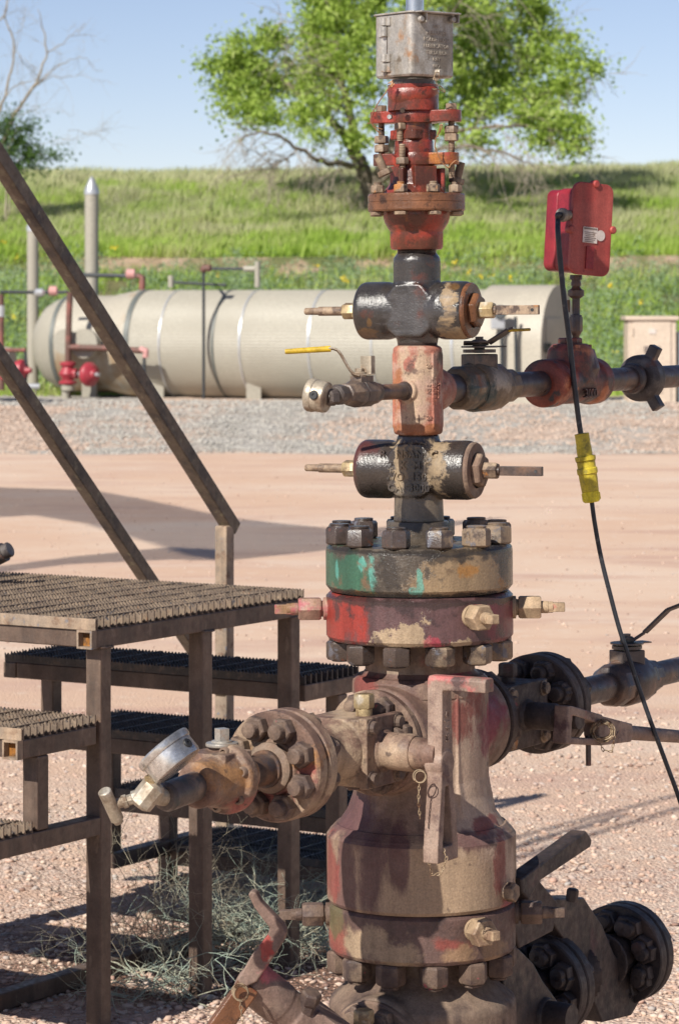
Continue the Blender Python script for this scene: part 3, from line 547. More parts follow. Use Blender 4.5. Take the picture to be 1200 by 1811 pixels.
# big stainless gauge, tilted back
Yg = at(.97,ZA).y
rc = PW(290,1322,Yg-.01); axg = Vector((-.62,.20,.74))
gg, ga = gauge(well, rc, axg, .056, .043, M['silver'], (.8,-.55,.3)); gg['label'] = 'big tilted silver pressure gauge'
stm = rc - ga*.024 + (Vector((-.55,-.1,-.83)) - ga*Vector((-.55,-.1,-.83)).dot(ga)).normalized()*.05
e0 = PW(268,1388,Yg-.01)
b = MB(); b.cyl(stm, stm+(e0-stm)*.72, .0125, 20); b.build('gauge_stem', M['brass'], gg)
b = MB(); nb = PW(262,1400,Yg-.008); b.lathe([(.014,-.03),(.024,-.024),(.024,.018),(.017,.026)], fr(nb, PW(278,1380,Yg)-PW(250,1415,Yg)), 8); b.cyl(nb, at(.93,ZA-.008), .017, 20, ch=.003)
nv = b.build('needle_valve', M['gauge_old'], gg, bevel=.001)
tq = PW(197,1421,Yg-.01); b = MB(); b.lathe([(.013,0),(.0145,.002),(.0145,.014),(.010,.016),(.010,.024),(.0125,.025),(.0125,.034),(.0095,.035),(.0095,.055)], fr(nb+(tq-nb)*.22, tq-nb), 8); b.build('valve_neck', M['gauge_old'], gg)
b = MB(); t1 = PW(184,1394,Yg-.03); t2 = PW(208,1446,Yg-.0); dd = (t2-t1).normalized(); b.cyl(t1, t2, .0125, 24, ch=.002); b.cyl(t2, t2+dd*.006, .009, 20); b.cyl(tq, nb+(tq-nb)*.7, .0095, 20); b.build('tee_handle', M['gauge_old'], gg)
# lever of the left middle valve
def lever(parent, hub, horiz, m, w=(.036,.048,.082), ztop=.17, zbot=-.195, th=.034, slot=(-.045,-.165), grip=.115, name='lever', tilt=0):
    """a bar in the horiz/z plane with a slot in its wide end and a grip bent out along V"""
    X = Vector(horiz); A = Matrix(((X.x,0,V.x,hub.x),(X.y,0,V.y,hub.y),(X.z,1,0,hub.z),(0,0,0,1)))
    if tilt: A = A @ Matrix.Rotation(tilt,4,'Z')
    b = MB(); h = th/2
    def strip(pts): b.prism(pts, -h, h, A)
    wt, wm, wb = w
    strip([(-wt/2,ztop),(wt/2,ztop),(wm/2,slot[0]),(-wm/2,slot[0])][::-1])
    s1 = .0078; s0_ = .0105
    strip([(-wm/2,slot[0]+.001),(-s0_*.7,slot[0]+.001),(-wb/2+.0215,slot[1]),(-wb/2,slot[1])][::-1]); strip([(wm/2,slot[0]+.001),(wb/2,slot[1]),(wb/2-.0215,slot[1]),(s0_*.7,slot[0]+.001)][::-1])
    strip([(-wb/2,slot[1]+.001),(wb/2,slot[1]+.001),(wb/2,zbot),(-wb/2,zbot)][::-1])
    b.lathe([(.026,-.022),(.028,-.018),(.028,.016),(.026,.0185)], A, 32)
    if grip: b.prism([(-wt/2,ztop-.022),(wt/2,ztop-.022),(wt/2,ztop),(wt/2-.006,ztop+.006),(-wt/2+.006,ztop+.006),(-wt/2,ztop)], -h, grip, A)
    return b.build(name, m, parent, remesh=.0019, sm_it=4), A
M['lever_pink'] = mat('dusty_pink_lever', (.20,.13,.10), [((.29,.205,.16), .53, 12, .12, {}), ((.42,.12,.11), .60, 16, .08, {'g':('z', .74, .84, .12)}), ((.1,.055,.05), .6, 18, .06, {})], rough=.6, bump=.45, bscale=240)
hubp = at(gc1.dot(U), .648, .205)
lev, LA = lever(g1, hubp, -U, M['lever_pink']); lev['label'] = 'upright lever with slotted lower end and bent pink grip'
XU = -U
def levtext(s, size, a, zc, rot=R(90), e=.002, par=lev, A=LA, th=.0165, m=M['lever_pink']):
    cr, sr = math.cos(rot), math.sin(rot); Mt = A @ Matrix(((cr,-sr,0,a),(sr,cr,0,zc),(0,0,1,th),(0,0,0,1)))
    return text_obj(s, size, Mt, m, par, extrude=e, name='cast_lettering', offset=.0004)
levtext('C J F M', .021, 0, .075, R(-90)); levtext('F M C', .017, 0, -.005, R(-90))
def chain(parent, pts, r=.0045, w=.0011, mt=M['chain'], name='chain'):
    b = MB(); pts = [Vector(p) for p in pts]; L = 0; seg = []
    for a, c in zip(pts, pts[1:]): seg.append(((c-a).length, a, c))
    tot = sum(s[0] for s in seg); n = max(2, int(tot/(r*1.7))); k = 0
    for i in range(n):
        t = (i+.5)/n*tot; acc = 0
        for l, a, c in seg:
            if acc+l >= t: p = a+(c-a)*((t-acc)/l); d = (c-a).normalized(); break
            acc += l
        side = Vector((1,0,0)) if i%2 else Vector((0,1,0)); side = (side-d*side.dot(d)).normalized(); nn = d.cross(side)
        A = Matrix(((d.x*1.5,side.x*.8,nn.x,p.x),(d.y*1.5,side.y*.8,nn.y,p.y),(d.z*1.5,side.z*.8,nn.z,p.z),(0,0,0,1)))
        b.ring(A, r*.62, w, 12, 5)
    return b.build(name, mt, parent)
rp = hubp - V*.026 - U*(-.0) ; rp = PW(741,1373,hubp.y-.055)
b = MB(); b.ring(fr(rp, (0.15,-1,.1)), .0125, .0013, 24, 6); b.ring(fr(rp+Vector((.002,-.003,-.001)), (-.3,-1,.2)), .0115, .0012, 24, 6); b.build('split_ring', M['chain'], lev)
chain(lev, [rp+Vector((0,0,-.012)), rp+Vector((-.002,0,-.05)), rp+Vector((.001,.004,-.085))])
q = hubp+ZUP*(-.19); a0 = PW(780,1492,q.y-.02); chain(lev, [a0, PW(789,1519,q.y-.03), PW(780,1545,q.y-.03), PW(764,1549,q.y-.03), PW(757,1522,q.y-.03)], r=.0052)
# right middle arm
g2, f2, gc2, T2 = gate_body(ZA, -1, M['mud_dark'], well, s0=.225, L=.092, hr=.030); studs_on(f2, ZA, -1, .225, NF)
g2['label'] = 'dark brown square valve with long lever'
fq = flange_pair('flange_pair', .50, ZA, M['mud_dark'], N8d, d=-1, rad=.112); nuts(N8d, fq, fr(-U*.5+ZUP*ZA, U), .08, 8, R(22.5))
b = MB(); b.cyl(at(-.57,ZA), at(-.86,ZA), .033, 32); b.cyl(at(-1.1,ZA), at(-4.2,ZA), .030, 32); b.build('pipe', M['pipe'], well)
def ball_valve(name, s0, s1, z, d, m, k=1.0, plates=True, parent=well):
    A = fr(ZUP*z, U*d); L = s1-s0
    b = MB(); b.lathe([(.036*k,s0),(.044*k,s0+.004),(.049*k,s0+.02),(.049*k,s0+.06),(.045*k,s0+.064),(.051*k,s0+.075),(.052*k,s0+L*.72),(.042*k,s0+L*.80),(.038*k,s0+L*.86),(.038*k,s1-.004),(.034*k,s1)], A, 10, R(18))
    b.lathe([(.05*k,s0+.07),(.054*k,s0+.08),(.053*k,s0+L*.65),(.045*k,s0+L*.75)], A, 32)
    o = b.build(name, m, parent, bevel=.002)
    c = U*d*(s0+L*.45)+ZUP*z
    b = MB(); b.box((0,0,.052*k), .032*k, .026*k, .02*k, Matrix.Translation(c) @ Rz(32)); b.build('stem_block', M['ball_dark'], o, bevel=.003)
    T = Matrix.Translation(c+ZUP*.074*k) @ Rz(32)
    b = MB(); b.lathe([(.012,0),(.012,.03)], T, 16); b.lathe([(.036,.001),(.036,.008)], T, 28); b.lathe([(.040,.012),(.040,.0155)], T, 28); b.box((.03,0,.0138), .03, .018, .0016, T); b.lathe([(.017,.016),(.018,.018),(.018,.027),(.016,.029)], T, 6); b.lathe([(.009,.029),(.009,.036)], T, 12)
    b.build('stop_plate', M['ball_dark'], o)
    return o, c+ZUP*.074*k
bvb, bc = ball_valve('ball_valve', .86, 1.10, ZA, -1, M['pipe'], 1.05)
b = MB(); h0 = bc+Vector((.01,0,.018)); Yh = bc.y
pts = [h0, P(1140,1122,Yh), P(1182,1082,Yh-.02), P(1235,1062,Yh-.05)]
for a_, c_ in zip(pts, pts[1:]): b.bar(a_, c_, .024, .006, up=Vector((0,.2,1)))
b.build('lever', M['pipe'], bvb, bevel=.001)
hub2 = at(-(.225+.088), .652, .190)
ca = R(-9)
X = -U; A2 = Matrix(((0,X.x,V.x,hub2.x),(0,X.y,V.y,hub2.y),(1,0,0,hub2.z),(0,0,0,1))) @ Matrix.Rotation(R(9),4,'Z')
b = MB(); h = .017
def st2(pts): b.prism([(a,c) for a,c in pts], -h, h, A2)
wb = .041
st2([(-wb,-.045),(wb,-.045),(wb,-.022),(-wb,-.022)]); st2([(wb,-.023),(.028,.12),(.006,.12),(wb-.019,-.023)]); st2([(-wb,-.023),(-wb+.015,-.023),(-.024,.13),(-.039,.13)]); st2([(-.039,.125),(.026,.11),(.014,.27),(-.026,.27)])
b.lathe([(.026,-.02),(.026,.018)], A2 @ Matrix.Translation((-.008,.13,0)), 28)
b.lathe([(.019,.25),(.0165,.30),(.0145,.62),(.012,.625)], A2 @ Matrix.Translation((-.006,0,0)) @ Matrix.Rotation(R(-90),4,'X'), 24)
lv2 = b.build('lever', M['lever_pink'], g2, remesh=.0022, sm_it=3); lv2['label'] = 'horizontal lever tapering to a long rod'
Mt = A2 @ Matrix(((0,-1,0,-.006),(1,0,0,.19),(0,0,-1,.0165),(0,0,0,1))); text_obj('FMC', .024, A2 @ Matrix(((0,1,0,-.014),(1,0,0,.185),(0,0,1,.0165),(0,0,0,1))) @ Matrix.Diagonal((1,1,1,1)), M['lever_pink'], lv2, extrude=.002, name='cast_lettering')
c_ = (A2 @ Vector((-.006,.115,.02)))
b = MB(); random.seed(3)
for k in range(9):
    pts = []; ph = random.random()*6; ra = random.uniform(.018,.03); tl = random.uniform(-.6,.6)
    for i in range(18): t = i/17*6.3*random.uniform(.98,1.02); pts.append(c_+Vector((ra*math.cos(t+ph), -.012+.01*math.sin(2*t), ra*.9*math.sin(t+ph)+tl*.01)))
    b.tube(pts, .0013, 5)
b.build('wire_tangle', M['chain'], lv2); chain(lv2, [c_+Vector((-.012,-.014,-.01)), c_+Vector((0.0,-.016,-.04)), c_+Vector((.02,-.014,-.045)), c_+Vector((.028,-.014,-.0))], r=.005)
b = MB(); o = A2 @ Vector((-.02,.09,0)); b.cyl(o, o-ZUP*.065, .006, 12); b.build('pin', M['pipe'], lv2)
# ------------------------------------------------------------------ upper right flow line
AZ = ZT
b = MB(); b.cyl(at(-.08,AZ), at(-.17,AZ), .031, 36); b.cyl(at(-.38,AZ), at(-.56,AZ), .0285, 36); b.cyl(at(-.78,AZ), at(-1.02,AZ), .0275, 36); b.cyl(at(-1.1,AZ), at(-4.4,AZ), .0275, 36)
fl = b.build('flow_line', M['pipe'], well); fl['label'] = 'oily brown horizontal pipe running off right'
bvu, bcu = ball_valve('ball_valve', .155, .40, AZ, -1, M['ball_valve'], 1.0); bvu['label'] = 'chipped tan ball valve on the upper pipe'
Yh = bcu.y-.02; b = MB(); hp = [bcu+Vector((-.035,-.01,.022)), bcu+Vector((.02,-.01,.022)), P(904,585,Yh), P(912,583,Yh)]
for a_, c_ in zip(hp, hp[1:]): b.bar(a_, c_, .022, .005, up=Vector((0,.3,1)))
hl = b.build('lever', M['ball_dark'], bvu, bevel=.001)
b = MB(); g0 = P(903,585.5,Yh); g1_ = P(943,584,Yh); b.bar(g0, g1_, .016, .0065); b.build('grip', M['yellow'], bvu, bevel=.0025)
b = MB(); b.lathe([(.036,.545),(.053,.55),(.055,.556),(.055,.60),(.050,.61),(.050,.76),(.055,.775),(.054,.81),(.046,.822),(.034,.825)], fr(ZUP*AZ,-U), 48)
sc = -U*.69+ZUP*AZ
b.lathe([(.056,0),(.056,.045),(.052,.075),(.04,.088),(.024,.089)], Matrix.Translation(sc), 40); b.lathe([(.045,0),(.06,.03),(.047,.075)], Matrix.Translation(sc-U*.02), 24)
ot = b.build('instrument_tee', M['orange_tee'], well, remesh=.0028, sm_it=4); ot['label'] = 'orange-red tee under the red box'
b = MB(); b.lathe([(.026,.082),(.028,.086),(.028,.099),(.025,.102)], Matrix.Translation(sc), 6)
for k in range(5):
    a = k*1.256; b.lathe([(.008,.076),(.008,.09)], Matrix.Translation(sc+Vector((.042*math.cos(a),.042*math.sin(a),-.004))), 6)
b.build('tee_cap', M['orange_tee'], ot, bevel=.001)
text_obj('3000', .03, Matrix(((.848,0,.53,sc.x+V.x*.0495),(-.53,0,.848,0),(0,1,0,AZ-.022),(0,0,0,1))) if False else Matrix(((-U.x,0,V.x,sc.x+V.x*.0505),(-U.y,0,V.y,sc.y+V.y*.0505),(0,1,0,AZ-.026),(0,0,0,1))), M['orange_tee'], ot, extrude=.004, name='cast_lettering')
# hammer union with three lugs
Au = fr(-U*1.06+ZUP*AZ, -U)
b = MB(); b.lathe([(.030,-.07),(.036,-.068),(.037,-.05),(.034,-.045)], Au, 36); b.lathe([(.034,-.03),(.046,-.028),(.056,-.018),(.057,.012),(.05,.022),(.034,.026)], Au, 48); b.lathe([(.034,.02),(.037,.05),(.034,.055)], Au, 36)
for k in range(3):
    a = R(28+120*k)
    b.box((.066,0,-.004), .02, .013, .013, Au @ Matrix.Rotation(a,4,'Z'))
hu = b.build('hammer_union', M['union'], well, remesh=.002, sm_it=3)
# ------------------------------------------------------------------ small upper left arm: valve, yellow lever, gauge
b = MB(); b.cyl(at(.045,AZ), at(.175,AZ), .0165, 32); b.lathe([(.0175,.05),(.021,.054),(.0175,.062)], fr(ZUP*AZ, U), 32); sa = b.build('nipple', M['pipe'], well)
b = MB(); b.lathe([(.019,.165),(.0225,.17),(.024,.185),(.028,.198),(.028,.235),(.0265,.236),(.0285,.24),(.0285,.262),(.022,.275),(.022,.29),(.018,.292),(.018,.30),(.021,.305),(.021,.325),(.016,.33)], fr(ZUP*AZ, U), 8, R(10))
b.box((0,0,.026), .022, .014, .01, Matrix.Translation(at(.225,AZ)) @ Rz(55))
sbv = b.build('ball_valve', M['ball_dark'], well, bevel=.002); sbv['label'] = 'small steel ball valve with yellow lever'
hb = at(.235,AZ)+ZUP*.040; Yk = hb.y-.015
b = MB(); b.lathe([(.014,-.006),(.015,0),(.015,.004),(.008,.005),(.008,.010)], Matrix.Translation(hb), 16); b.box((.006,0,-.001), .022, .015, .0015, Matrix.Translation(hb) @ Rz(20)); b.lathe([(.0095,.003),(.0095,.012)], Matrix.Translation(hb), 6)
pl = hb+Vector((.014,0,.018)); b.box((0,0,0), .0015, .013, .019, Matrix.Translation(pl) @ Rz(58)); b.box((0,0,0), .0015, .012, .019, Matrix.Translation(pl+Vector((.011,.008,0))) @ Rz(-35)); b.build('lever_bracket', M['gauge_old'], sbv, bevel=.0012)
pts = [P(640,664,Yk), P(630,661,Yk), P(622,651,Yk), P(608,626,Yk), P(602,618,Yk), P(594,615,Yk), P(586,615,Yk)]
b = MB()
for a_, c_ in zip(pts, pts[1:]): b.bar(a_, c_, .014, .004, up=Vector((.6,.2,.8)))
b.build('lever', M['gauge_old'], sbv, bevel=.001)
b = MB(); b.tube([P(590,615.3,Yk), P(550,617.5,Yk), P(515,619.5,Yk), P(509,619.8,Yk)], .0065, 12, taper=.005); b.build('grip', M['yellow'], sbv)
gc = P(557,697,at(.345,AZ).y-.02); axl = Vector((-.86,.40,.14))
g3, ga3 = gauge(well, gc+Vector((0,0,0)), axl, .034, .034, M['gauge_old'], (.25,-1,.0)); g3['label'] = 'small dusty gauge seen from its back'
text_obj('B', .018, fr(gc-ga3*.0345+Vector((.004,-.004,.0)), -ga3, Vector((.2,-.2,1)).cross(-ga3)), M['nut_black'], g3, extrude=.0008, name='back_mark')
b = MB(); b.lathe([(.013,.0),(.017,.004),(.017,.02),(.013,.024)], fr(gc-ga3*.033, at(.31,AZ)-gc), 6); b.cyl(gc-ga3*.03, at(.315,AZ), .0125, 16); b.build('gauge_stem', M['ball_dark'], g3)
# ------------------------------------------------------------------ low arms of the casing head
NLo = hexlib('n', M['shade_black'], .0275, .026, .0165, .017)
g4, f4, gc4, T4 = gate_body(ZB, -1, M['shade_black'], well, s0=.20); g4['label'] = 'low dark valve at right with slanting lever'
fa = flange_pair('flange_pair', .50, ZB, M['shade_black'], NLo, d=-1, rad=.116); nuts(NLo, fa, fr(-U*.5+ZUP*ZB, U), .084, 8, R(30))
b = MB(); A = fr(ZUP*ZB, -U); b.lathe([(.05,.56),(.05,.66),(.08,.68)], A, 36); c = -U*.75
b.box((0,0,0), .06, .03, .06, Matrix(((U.x,V.x,0,c.x),(U.y,V.y,0,c.y),(0,0,1,ZB),(0,0,0,1)))); b.lathe([(.07,.82),(.055,.85),(.055,.9)], A, 36)
g5 = b.build('gate_valve', M['shade_black'], well, remesh=.0035, sm_it=4); g5['label'] = 'farther low dark valve between two flange pairs'
fb = flange_pair('flange_pair', .90, ZB, M['shade_black'], NLo, d=-1, rad=.118); nuts(NLo, fb, fr(-U*.9+ZUP*ZB, U), .084, 8, R(12))
b = MB(); b.cyl(at(-.97,ZB), at(-1.10,ZB), .05, 28, ch=.006); b.build('pipe', M['pipe'], well)
def slant(parent, pts, w, th, m, name='lever', up=V):
    b = MB(); pts = [Vector(p) for p in pts]
    for i, (a_, c_) in enumerate(zip(pts, pts[1:])): b.bar(a_, c_, w[i] if isinstance(w,(list,tuple)) else w, th, up=up)
    return b.build(name, m, parent, bevel=.004)
def wedge(parent, poly, y0, y1, m, name):
    """thick cast plate whose outline is given in its own plane (plane normal V), at offset v0..v1"""
    b = MB(); n = len(poly); vs = []
    for v_ in (y0, y1):
        for s_, z_ in poly: q = U*s_+V*v_; vs.append((q.x,q.y,z_))
    b.add(vs, [tuple(range(n)), tuple(range(2*n-1,n-1,-1))]+[(i,i+n,(i+1)%n+n,(i+1)%n) for i in range(n)])
    return b.build(name, m, parent, bevel=.005)
def uz(px, py, v_):          # photo point on the vertical plane through U at offset v_ along V -> (s, z)
    k = (px-600)/F; a = V.x*v_-CX; c = V.y*v_-CY
    s = (k*c-a)/(U.x-k*U.y); y = (U*s+V*v_).y
    return s, H-(py-540)*(y-CY)/F
wedge(g5, [uz(x,y,.045) for x,y in ((950,1600),(958,1592),(1030,1590),(1062,1640),(1082,1690),(1140,1752),(1112,1800),(1060,1812),(1040,1760),(1020,1700),(990,1660))], -.02, .045, M['shade_black'], 'slotted_lever')
wedge(g4, [uz(x,y,.12) for x,y in ((872,1700),(897,1675),(925,1703),(942,1735),(1000,1815),(990,1850),(890,1850),(872,1745))], .085, .14, M['shade_black'], 'slotted_lever')
Yq = -.0
wedge(g4, [uz(x,y,.19) for x,y in ((1028,1471),(1038,1487),(1036,1500),(945,1560),(925,1594),(914,1580),(912,1555),(936,1537))], .16, .20, M['shade_black'], 'lever_grip')
wedge(g4, [uz(x,y,.14) for x,y in ((926,1588),(935,1560),(952,1560),(985,1600),(975,1650),(915,1680),(905,1640))], .10, .14, M['mud_dark'], 'lever_hub')
b = MB(); s_, z_ = uz(1015,1590,.1); o = U*s_+V*.09+ZUP*z_; b.lathe([(.012,-.01),(.014,0),(.014,.016),(.01,.02)], fr(o, (0.15,0,1)), 6); b.build('grease_fitting', M['shade_black'], g5, bevel=.001)
# low left arm
g6, f6, gc6, T6 = gate_body(ZB, 1, M['mud'], well, s0=.2); studs_on(f6, ZB, 1, .2, NF); g6['label'] = 'muddy valve at the foot with red-streaked lever'
Yl = -.36; pa = P(560,1830,Yl); pb = P(428,1722,Yl-.06)
b = MB(); dd = (pb-pa).normalized(); L = (pb-pa).length
b.lathe([(.046,0),(.046,L*.36),(.041,L*.38),(.041,L*.5),(.043,L*.52),(.043,L*.93),(.036,L*.97),(.02,L)], fr(pa, dd), 40)
b.box((0,0,0), .06, .05, .05, Matrix.Translation(P(575,1845,Yl)) @ Matrix.Rotation(R(38),4,'Y')); hs = b.build('stem_housing', M['lever_red'], g6, remesh=.0025, sm_it=4)
o = P(541,1778,Yl-.05); b = MB(); b.lathe([(.016,-.015),(.016,.006),(.019,.008),(.021,.012),(.021,.03),(.017,.034)], fr(o, (.25,-.35,.9)), 6); b.build('grease_fitting', M['nut_mud'], g6, bevel=.0012)
Yl2 = Yl-.10
b = MB(); ol = [(436,1580),(441,1574),(450,1576),(458,1592),(476,1612),(497,1634),(503,1648),(500,1661),(478,1695),(450,1735),(428,1745),(416,1733),(440,1690),(470,1652),(474,1640),(460,1622),(446,1602)]
n = len(ol); vs = [tuple(P(x,y,Yl2-.012)) for x,y in ol]+[tuple(P(x,y,Yl2-.012)+Vector((.004,.03,0))) for x,y in ol]
b.add(vs, [tuple(range(n)), tuple(range(2*n-1,n-1,-1))]+[(i,i+n,(i+1)%n+n,(i+1)%n) for i in range(n)]); b.build('lever', M['lever_red'], g6, bevel=.004, seg=3)
b = MB(); b.bar(P(437,1740,Yl2+.01), P(372,1830,Yl2), .044, .03, up=Vector((.2,-1,.1))); b.build('lever_fork', M['stuff_brown'], g6, bevel=.004)
c_ = P(421,1752,Yl2-.03); b = MB()
for k in range(3): b.ring(fr(c_+Vector((.001*k,0,-.002*k)), (.2*k-.2,-1,.15*k)), .016-.001*k, .0016, 24, 6)
b.build('split_ring', M['chain'], g6); chain(g6, [c_-ZUP*.015, c_+Vector((.004,0,-.06)), c_+Vector((.0,0,-.12))], r=.006)
# ------------------------------------------------------------------ polished rod and its lubricator box
b = MB(); b.cyl((0,0,zf(150)), (0,0,6.2), rr(16.0), 40)
rod = b.build('polished_rod', M['chrome'], None); OFF[rod.name] = Vector((0,0,0)); rod.location = (-.012,0,0)
tag(rod, 'shiny steel rod rising from the cast metal box at the top', 'rod')
lub = thing('rod_lubricator', (-.0125,0,zf(143)), 'grey cast metal box with raised lettering on top of the wellhead, round the rod', 'metal box')
bx = Vector((-.0125,0,0)); q = .0610; rc_ = .011
def rounded(hx, hy, r, n=6, only=None):
    pts = []
    for i, (sx, sy, a0) in enumerate(((1,-1,-90),(1,1,0),(-1,1,90),(-1,-1,180))):
        r_ = r if (only is None or i in only) else .002
        for k in range(n+1):
            a = R(a0+90*k/n); pts.append((sx*(hx-r_)+r_*math.cos(a), sy*(hy-r_)+r_*math.sin(a)))
    return pts
NRv = Vector((.629,-.777,0)); NLv = Vector((-.777,-.629,0))
MX = Matrix(((NRv.x,-NLv.x,0,bx.x),(NRv.y,-NLv.y,0,bx.y),(0,0,1,0),(0,0,0,1)))       # x right face, -y left face
zt, zb = zf(29), zf(138)
b = MB(); pr = rounded(q, q, .012)
n = len(pr); vs = []
for z_, k in ((zb,.95),(zb+.004,1.0),(zt,1.0)): vs += [(x*k,y*k,z_) for x,y in pr]
b.add(vs, [tuple(range(n-1,-1,-1)), tuple(range(2*n,3*n))]+[(j*n+i,j*n+(i+1)%n,(j+1)*n+(i+1)%n,(j+1)*n+i) for j in range(2) for i in range(n)], MX)
body = b.build('box_body', M['alu'], lub, smooth=30)
b = MB(); b.prism(rounded(q+.004, q+.004, .014), zt+.001, zt+.0050, MX); b.box((q+.012,.004,zt+.003), .010, .055, .0018, MX); lid = b.build('lid', M['alu'], lub, bevel=.0012)
b = MB()
b.box((-.017,-q-.0006,(zt+zb)/2), .0006, .0006, (zt-zb)/2-.004, MX); b.build('door_seam', M['nut_black'], body)
for z0, z1, dx in ((zf(47),zf(33),.003),(zf(66),zf(49),-.001),(zf(111),zf(97),.002),(zf(129),zf(114),.004)):
    b = MB()
    b.cyl(MX @ Vector((-.022+dx*0,-q-.004,z0)), MX @ Vector((-.022,-q-.004,z1)), .0075-abs(dx)*.2, 18, ch=.0008)
    b.box((-.014 if dx > 0 else -.031,-q-.001,(z0+z1)/2), .010, .003, (z1-z0)/2, MX)
    b.build('hinge_barrel', M['alu'], body)
b = MB()
for yv, zz in ((-.040,zf(39)),(.048,zf(36))):
    b.cyl(MX @ Vector((q+.002,yv,zz)), MX @ Vector((q+.012,yv,zz)), .0065, 20, ch=.0015); b.box((q+.007,yv+.011,zz+.004), .007, .002, .011, MX)
b.build('latch', M['alu'], body, bevel=.0008)
b = MB(); b.cyl(MX @ Vector((q-.002,.012,zf(131))), MX @ Vector((q+.012,.012,zf(131))), .0095, 24, r2=.0075, ch=.001); b.build('boss', M['alu'], body)
for i, (s, sz) in enumerate((('NO', .0105), ('HERCULES', .0115), ('POLISH ROD', .0118), ('LUBRICATOR', .0112), ('TULSA USA', .0112), ('PAT', .011), ('NO', .011))):
    zz = zf(50+i*11.6); yv = .008
    T = MX @ Matrix(((0,0,1,q+.0002),(1,0,0,yv),(0,1,0,zz),(0,0,0,1)))
    text_obj(s, sz, T, M['alu_let'], body, extrude=.0009, name='raised_lettering', space=1.05)
# wires and seals hanging about the stuffing box
b = MB(); yq = -.065
b.tube(wob([P(692,146,yq),P(684,160,yq),P(668,182,yq),P(657,203,yq),P(655,214,yq),P(662,226,yq),P(673,236,yq)], .0008), .0011, 6)
b.tube(wob([P(655,217,yq),P(649,218,yq)], 0), .0011, 5); b.tube(wob([P(686,148,yq),P(694,142,yq),P(691,153,yq),P(697,147,yq)], .001), .0012, 5); b.tube(wob([P(656,216,yq),P(664,224,yq),P(676,228,yq)],.0005), .0011, 5)
w1 = b.build('seal_wire', M['copper'], None); tag(w1, 'thin bent wire hanging left of the red stuffing box', 'wire')
b = MB(); yq = -.075
b.tube(wob([P(773,242,yq),P(777,233,yq),P(781,224,yq),P(779,220,yq),P(775,235,yq),P(770,246,yq),P(769,260,yq),P(773,270,yq),P(778,282,yq),P(786,292,yq),P(793,296,yq),P(798,289,yq),P(806,283,yq),P(811,286,yq)], .0008), .0013, 6)
w2 = b.build('seal_wire', M['copper'], None); tag(w2, 'curly copper wire looping over the orange plate on the right', 'wire')
b = MB(); yq = -.075
b.tube(wob([P(766,140,yq),P(770,128,yq),P(776,129,yq),P(773,143,yq),P(768,136,yq),P(772,147,yq),P(779,152,yq),P(787,162,yq),P(776,158,yq),P(764,156,yq)], .001), .0011, 6)
w3 = b.build('seal_wire', M['chain'], None); tag(w3, 'short twisted wire under the lettered metal box', 'wire')
# ------------------------------------------------------------------ red switch box on its riser
YB = .577
base = -U*.69+ZUP*(AZ+.1)
sw = thing('switch_box', base, 'faded red switch box with white sticker on a thin riser pipe', 'switch box')
x0 = P(1018,600,YB).x
b = MB(); B0 = Vector((x0, YB, 0))
def zz_(y): return P(0,y,YB).z
p = [(10.5,486),(11,490),(11,494),(8,495),(8,497),(9,500),(9,505),(7,506),(9,510),(13.5,513),(13.5,523),(10,526),(7,528),(7,556),(10.5,557),(10.5,586),(7,592),(6,594),(6,625)]
b.lathe([(r_/770, zz_(y)) for r_, y in reversed(p)], Matrix.Translation(B0), 24)
b.build('riser_pipe', M['pipe'], sw)
b = MB(); b.lathe([(.019,zz_(523)),(.019,zz_(513))], Matrix.Translation(B0), 6); b.build('union_nut', M['pipe'], sw, bevel=.001); b = MB(); b.lathe([(.0155,zz_(586)),(.0155,zz_(560))], Matrix.Translation(B0), 6); b.build('union_nut', M['pipe'], sw, bevel=.001)
b = MB(); b.cyl(B0+Vector((-.02,.0,zz_(530))), B0+Vector((-.02,0,zz_(552))), .006, 12); b.build('handle_stub', M['mud'], sw)
# box frame: x along the lid plate, y into the box, z up; small clockwise lean
fx = R(34)
Xp = Vector((math.cos(fx), math.sin(fx), 0)); Np = Vector((math.sin(fx), -math.cos(fx), 0))
cB = P(1045,405,YB-.03); 
MBx = Matrix(((Xp.x,Np.x,0,cB.x),(Xp.y,Np.y,0,cB.y),(0,0,1,cB.z),(0,0,0,1))) @ Matrix.Rotation(R(4.0),4,'Y')
def rr_box(b, hx, hz, r, y0, y1, cx=0, cz=0, k1=1.0):
    pr = rounded(hx, hz, r, 7); n = len(pr)
    vs = [(cx+x, y0, cz+z) for x,z in pr]+[(cx+x*k1, y1, cz+z*k1) for x,z in pr]
    b.add(vs, [tuple(range(n)), tuple(range(2*n-1,n-1,-1))]+[(i,i+n,(i+1)%n+n,(i+1)%n) for i in range(n)], MBx)
b = MB(); rr_box(b, .052, .094, .018, -.105, -.062, -.002, -.004); back = b.build('rear_case', M['box_crimson'], sw, bevel=.006, seg=3)
b = MB(); rr_box(b, .052, .096, .018, -.060, -.008, -.002, -.004); b.build('front_case', M['box_crimson'], sw, bevel=.003, seg=3)
b = MB(); rr_box(b, .058, .106, .022, -.007, .003)
for (lx, lz) in ((.005,.104),(-.060,-.005),(.061,.003)): b.lathe([(.008,-.012),(.009,-.010),(.009,.005),(.007,.008)], MBx @ Matrix.Translation((lx,0,lz)) @ Matrix.Rotation(R(-90),4,'X'), 20)
pl_ = b.build('lid', M['box_red'], sw, bevel=.0025)
b = MB(); b.box((-.004,.0045,-.066), .011, .0022, .026, MBx); b.build('latch_recess', M['box_crimson'], sw, bevel=.001)
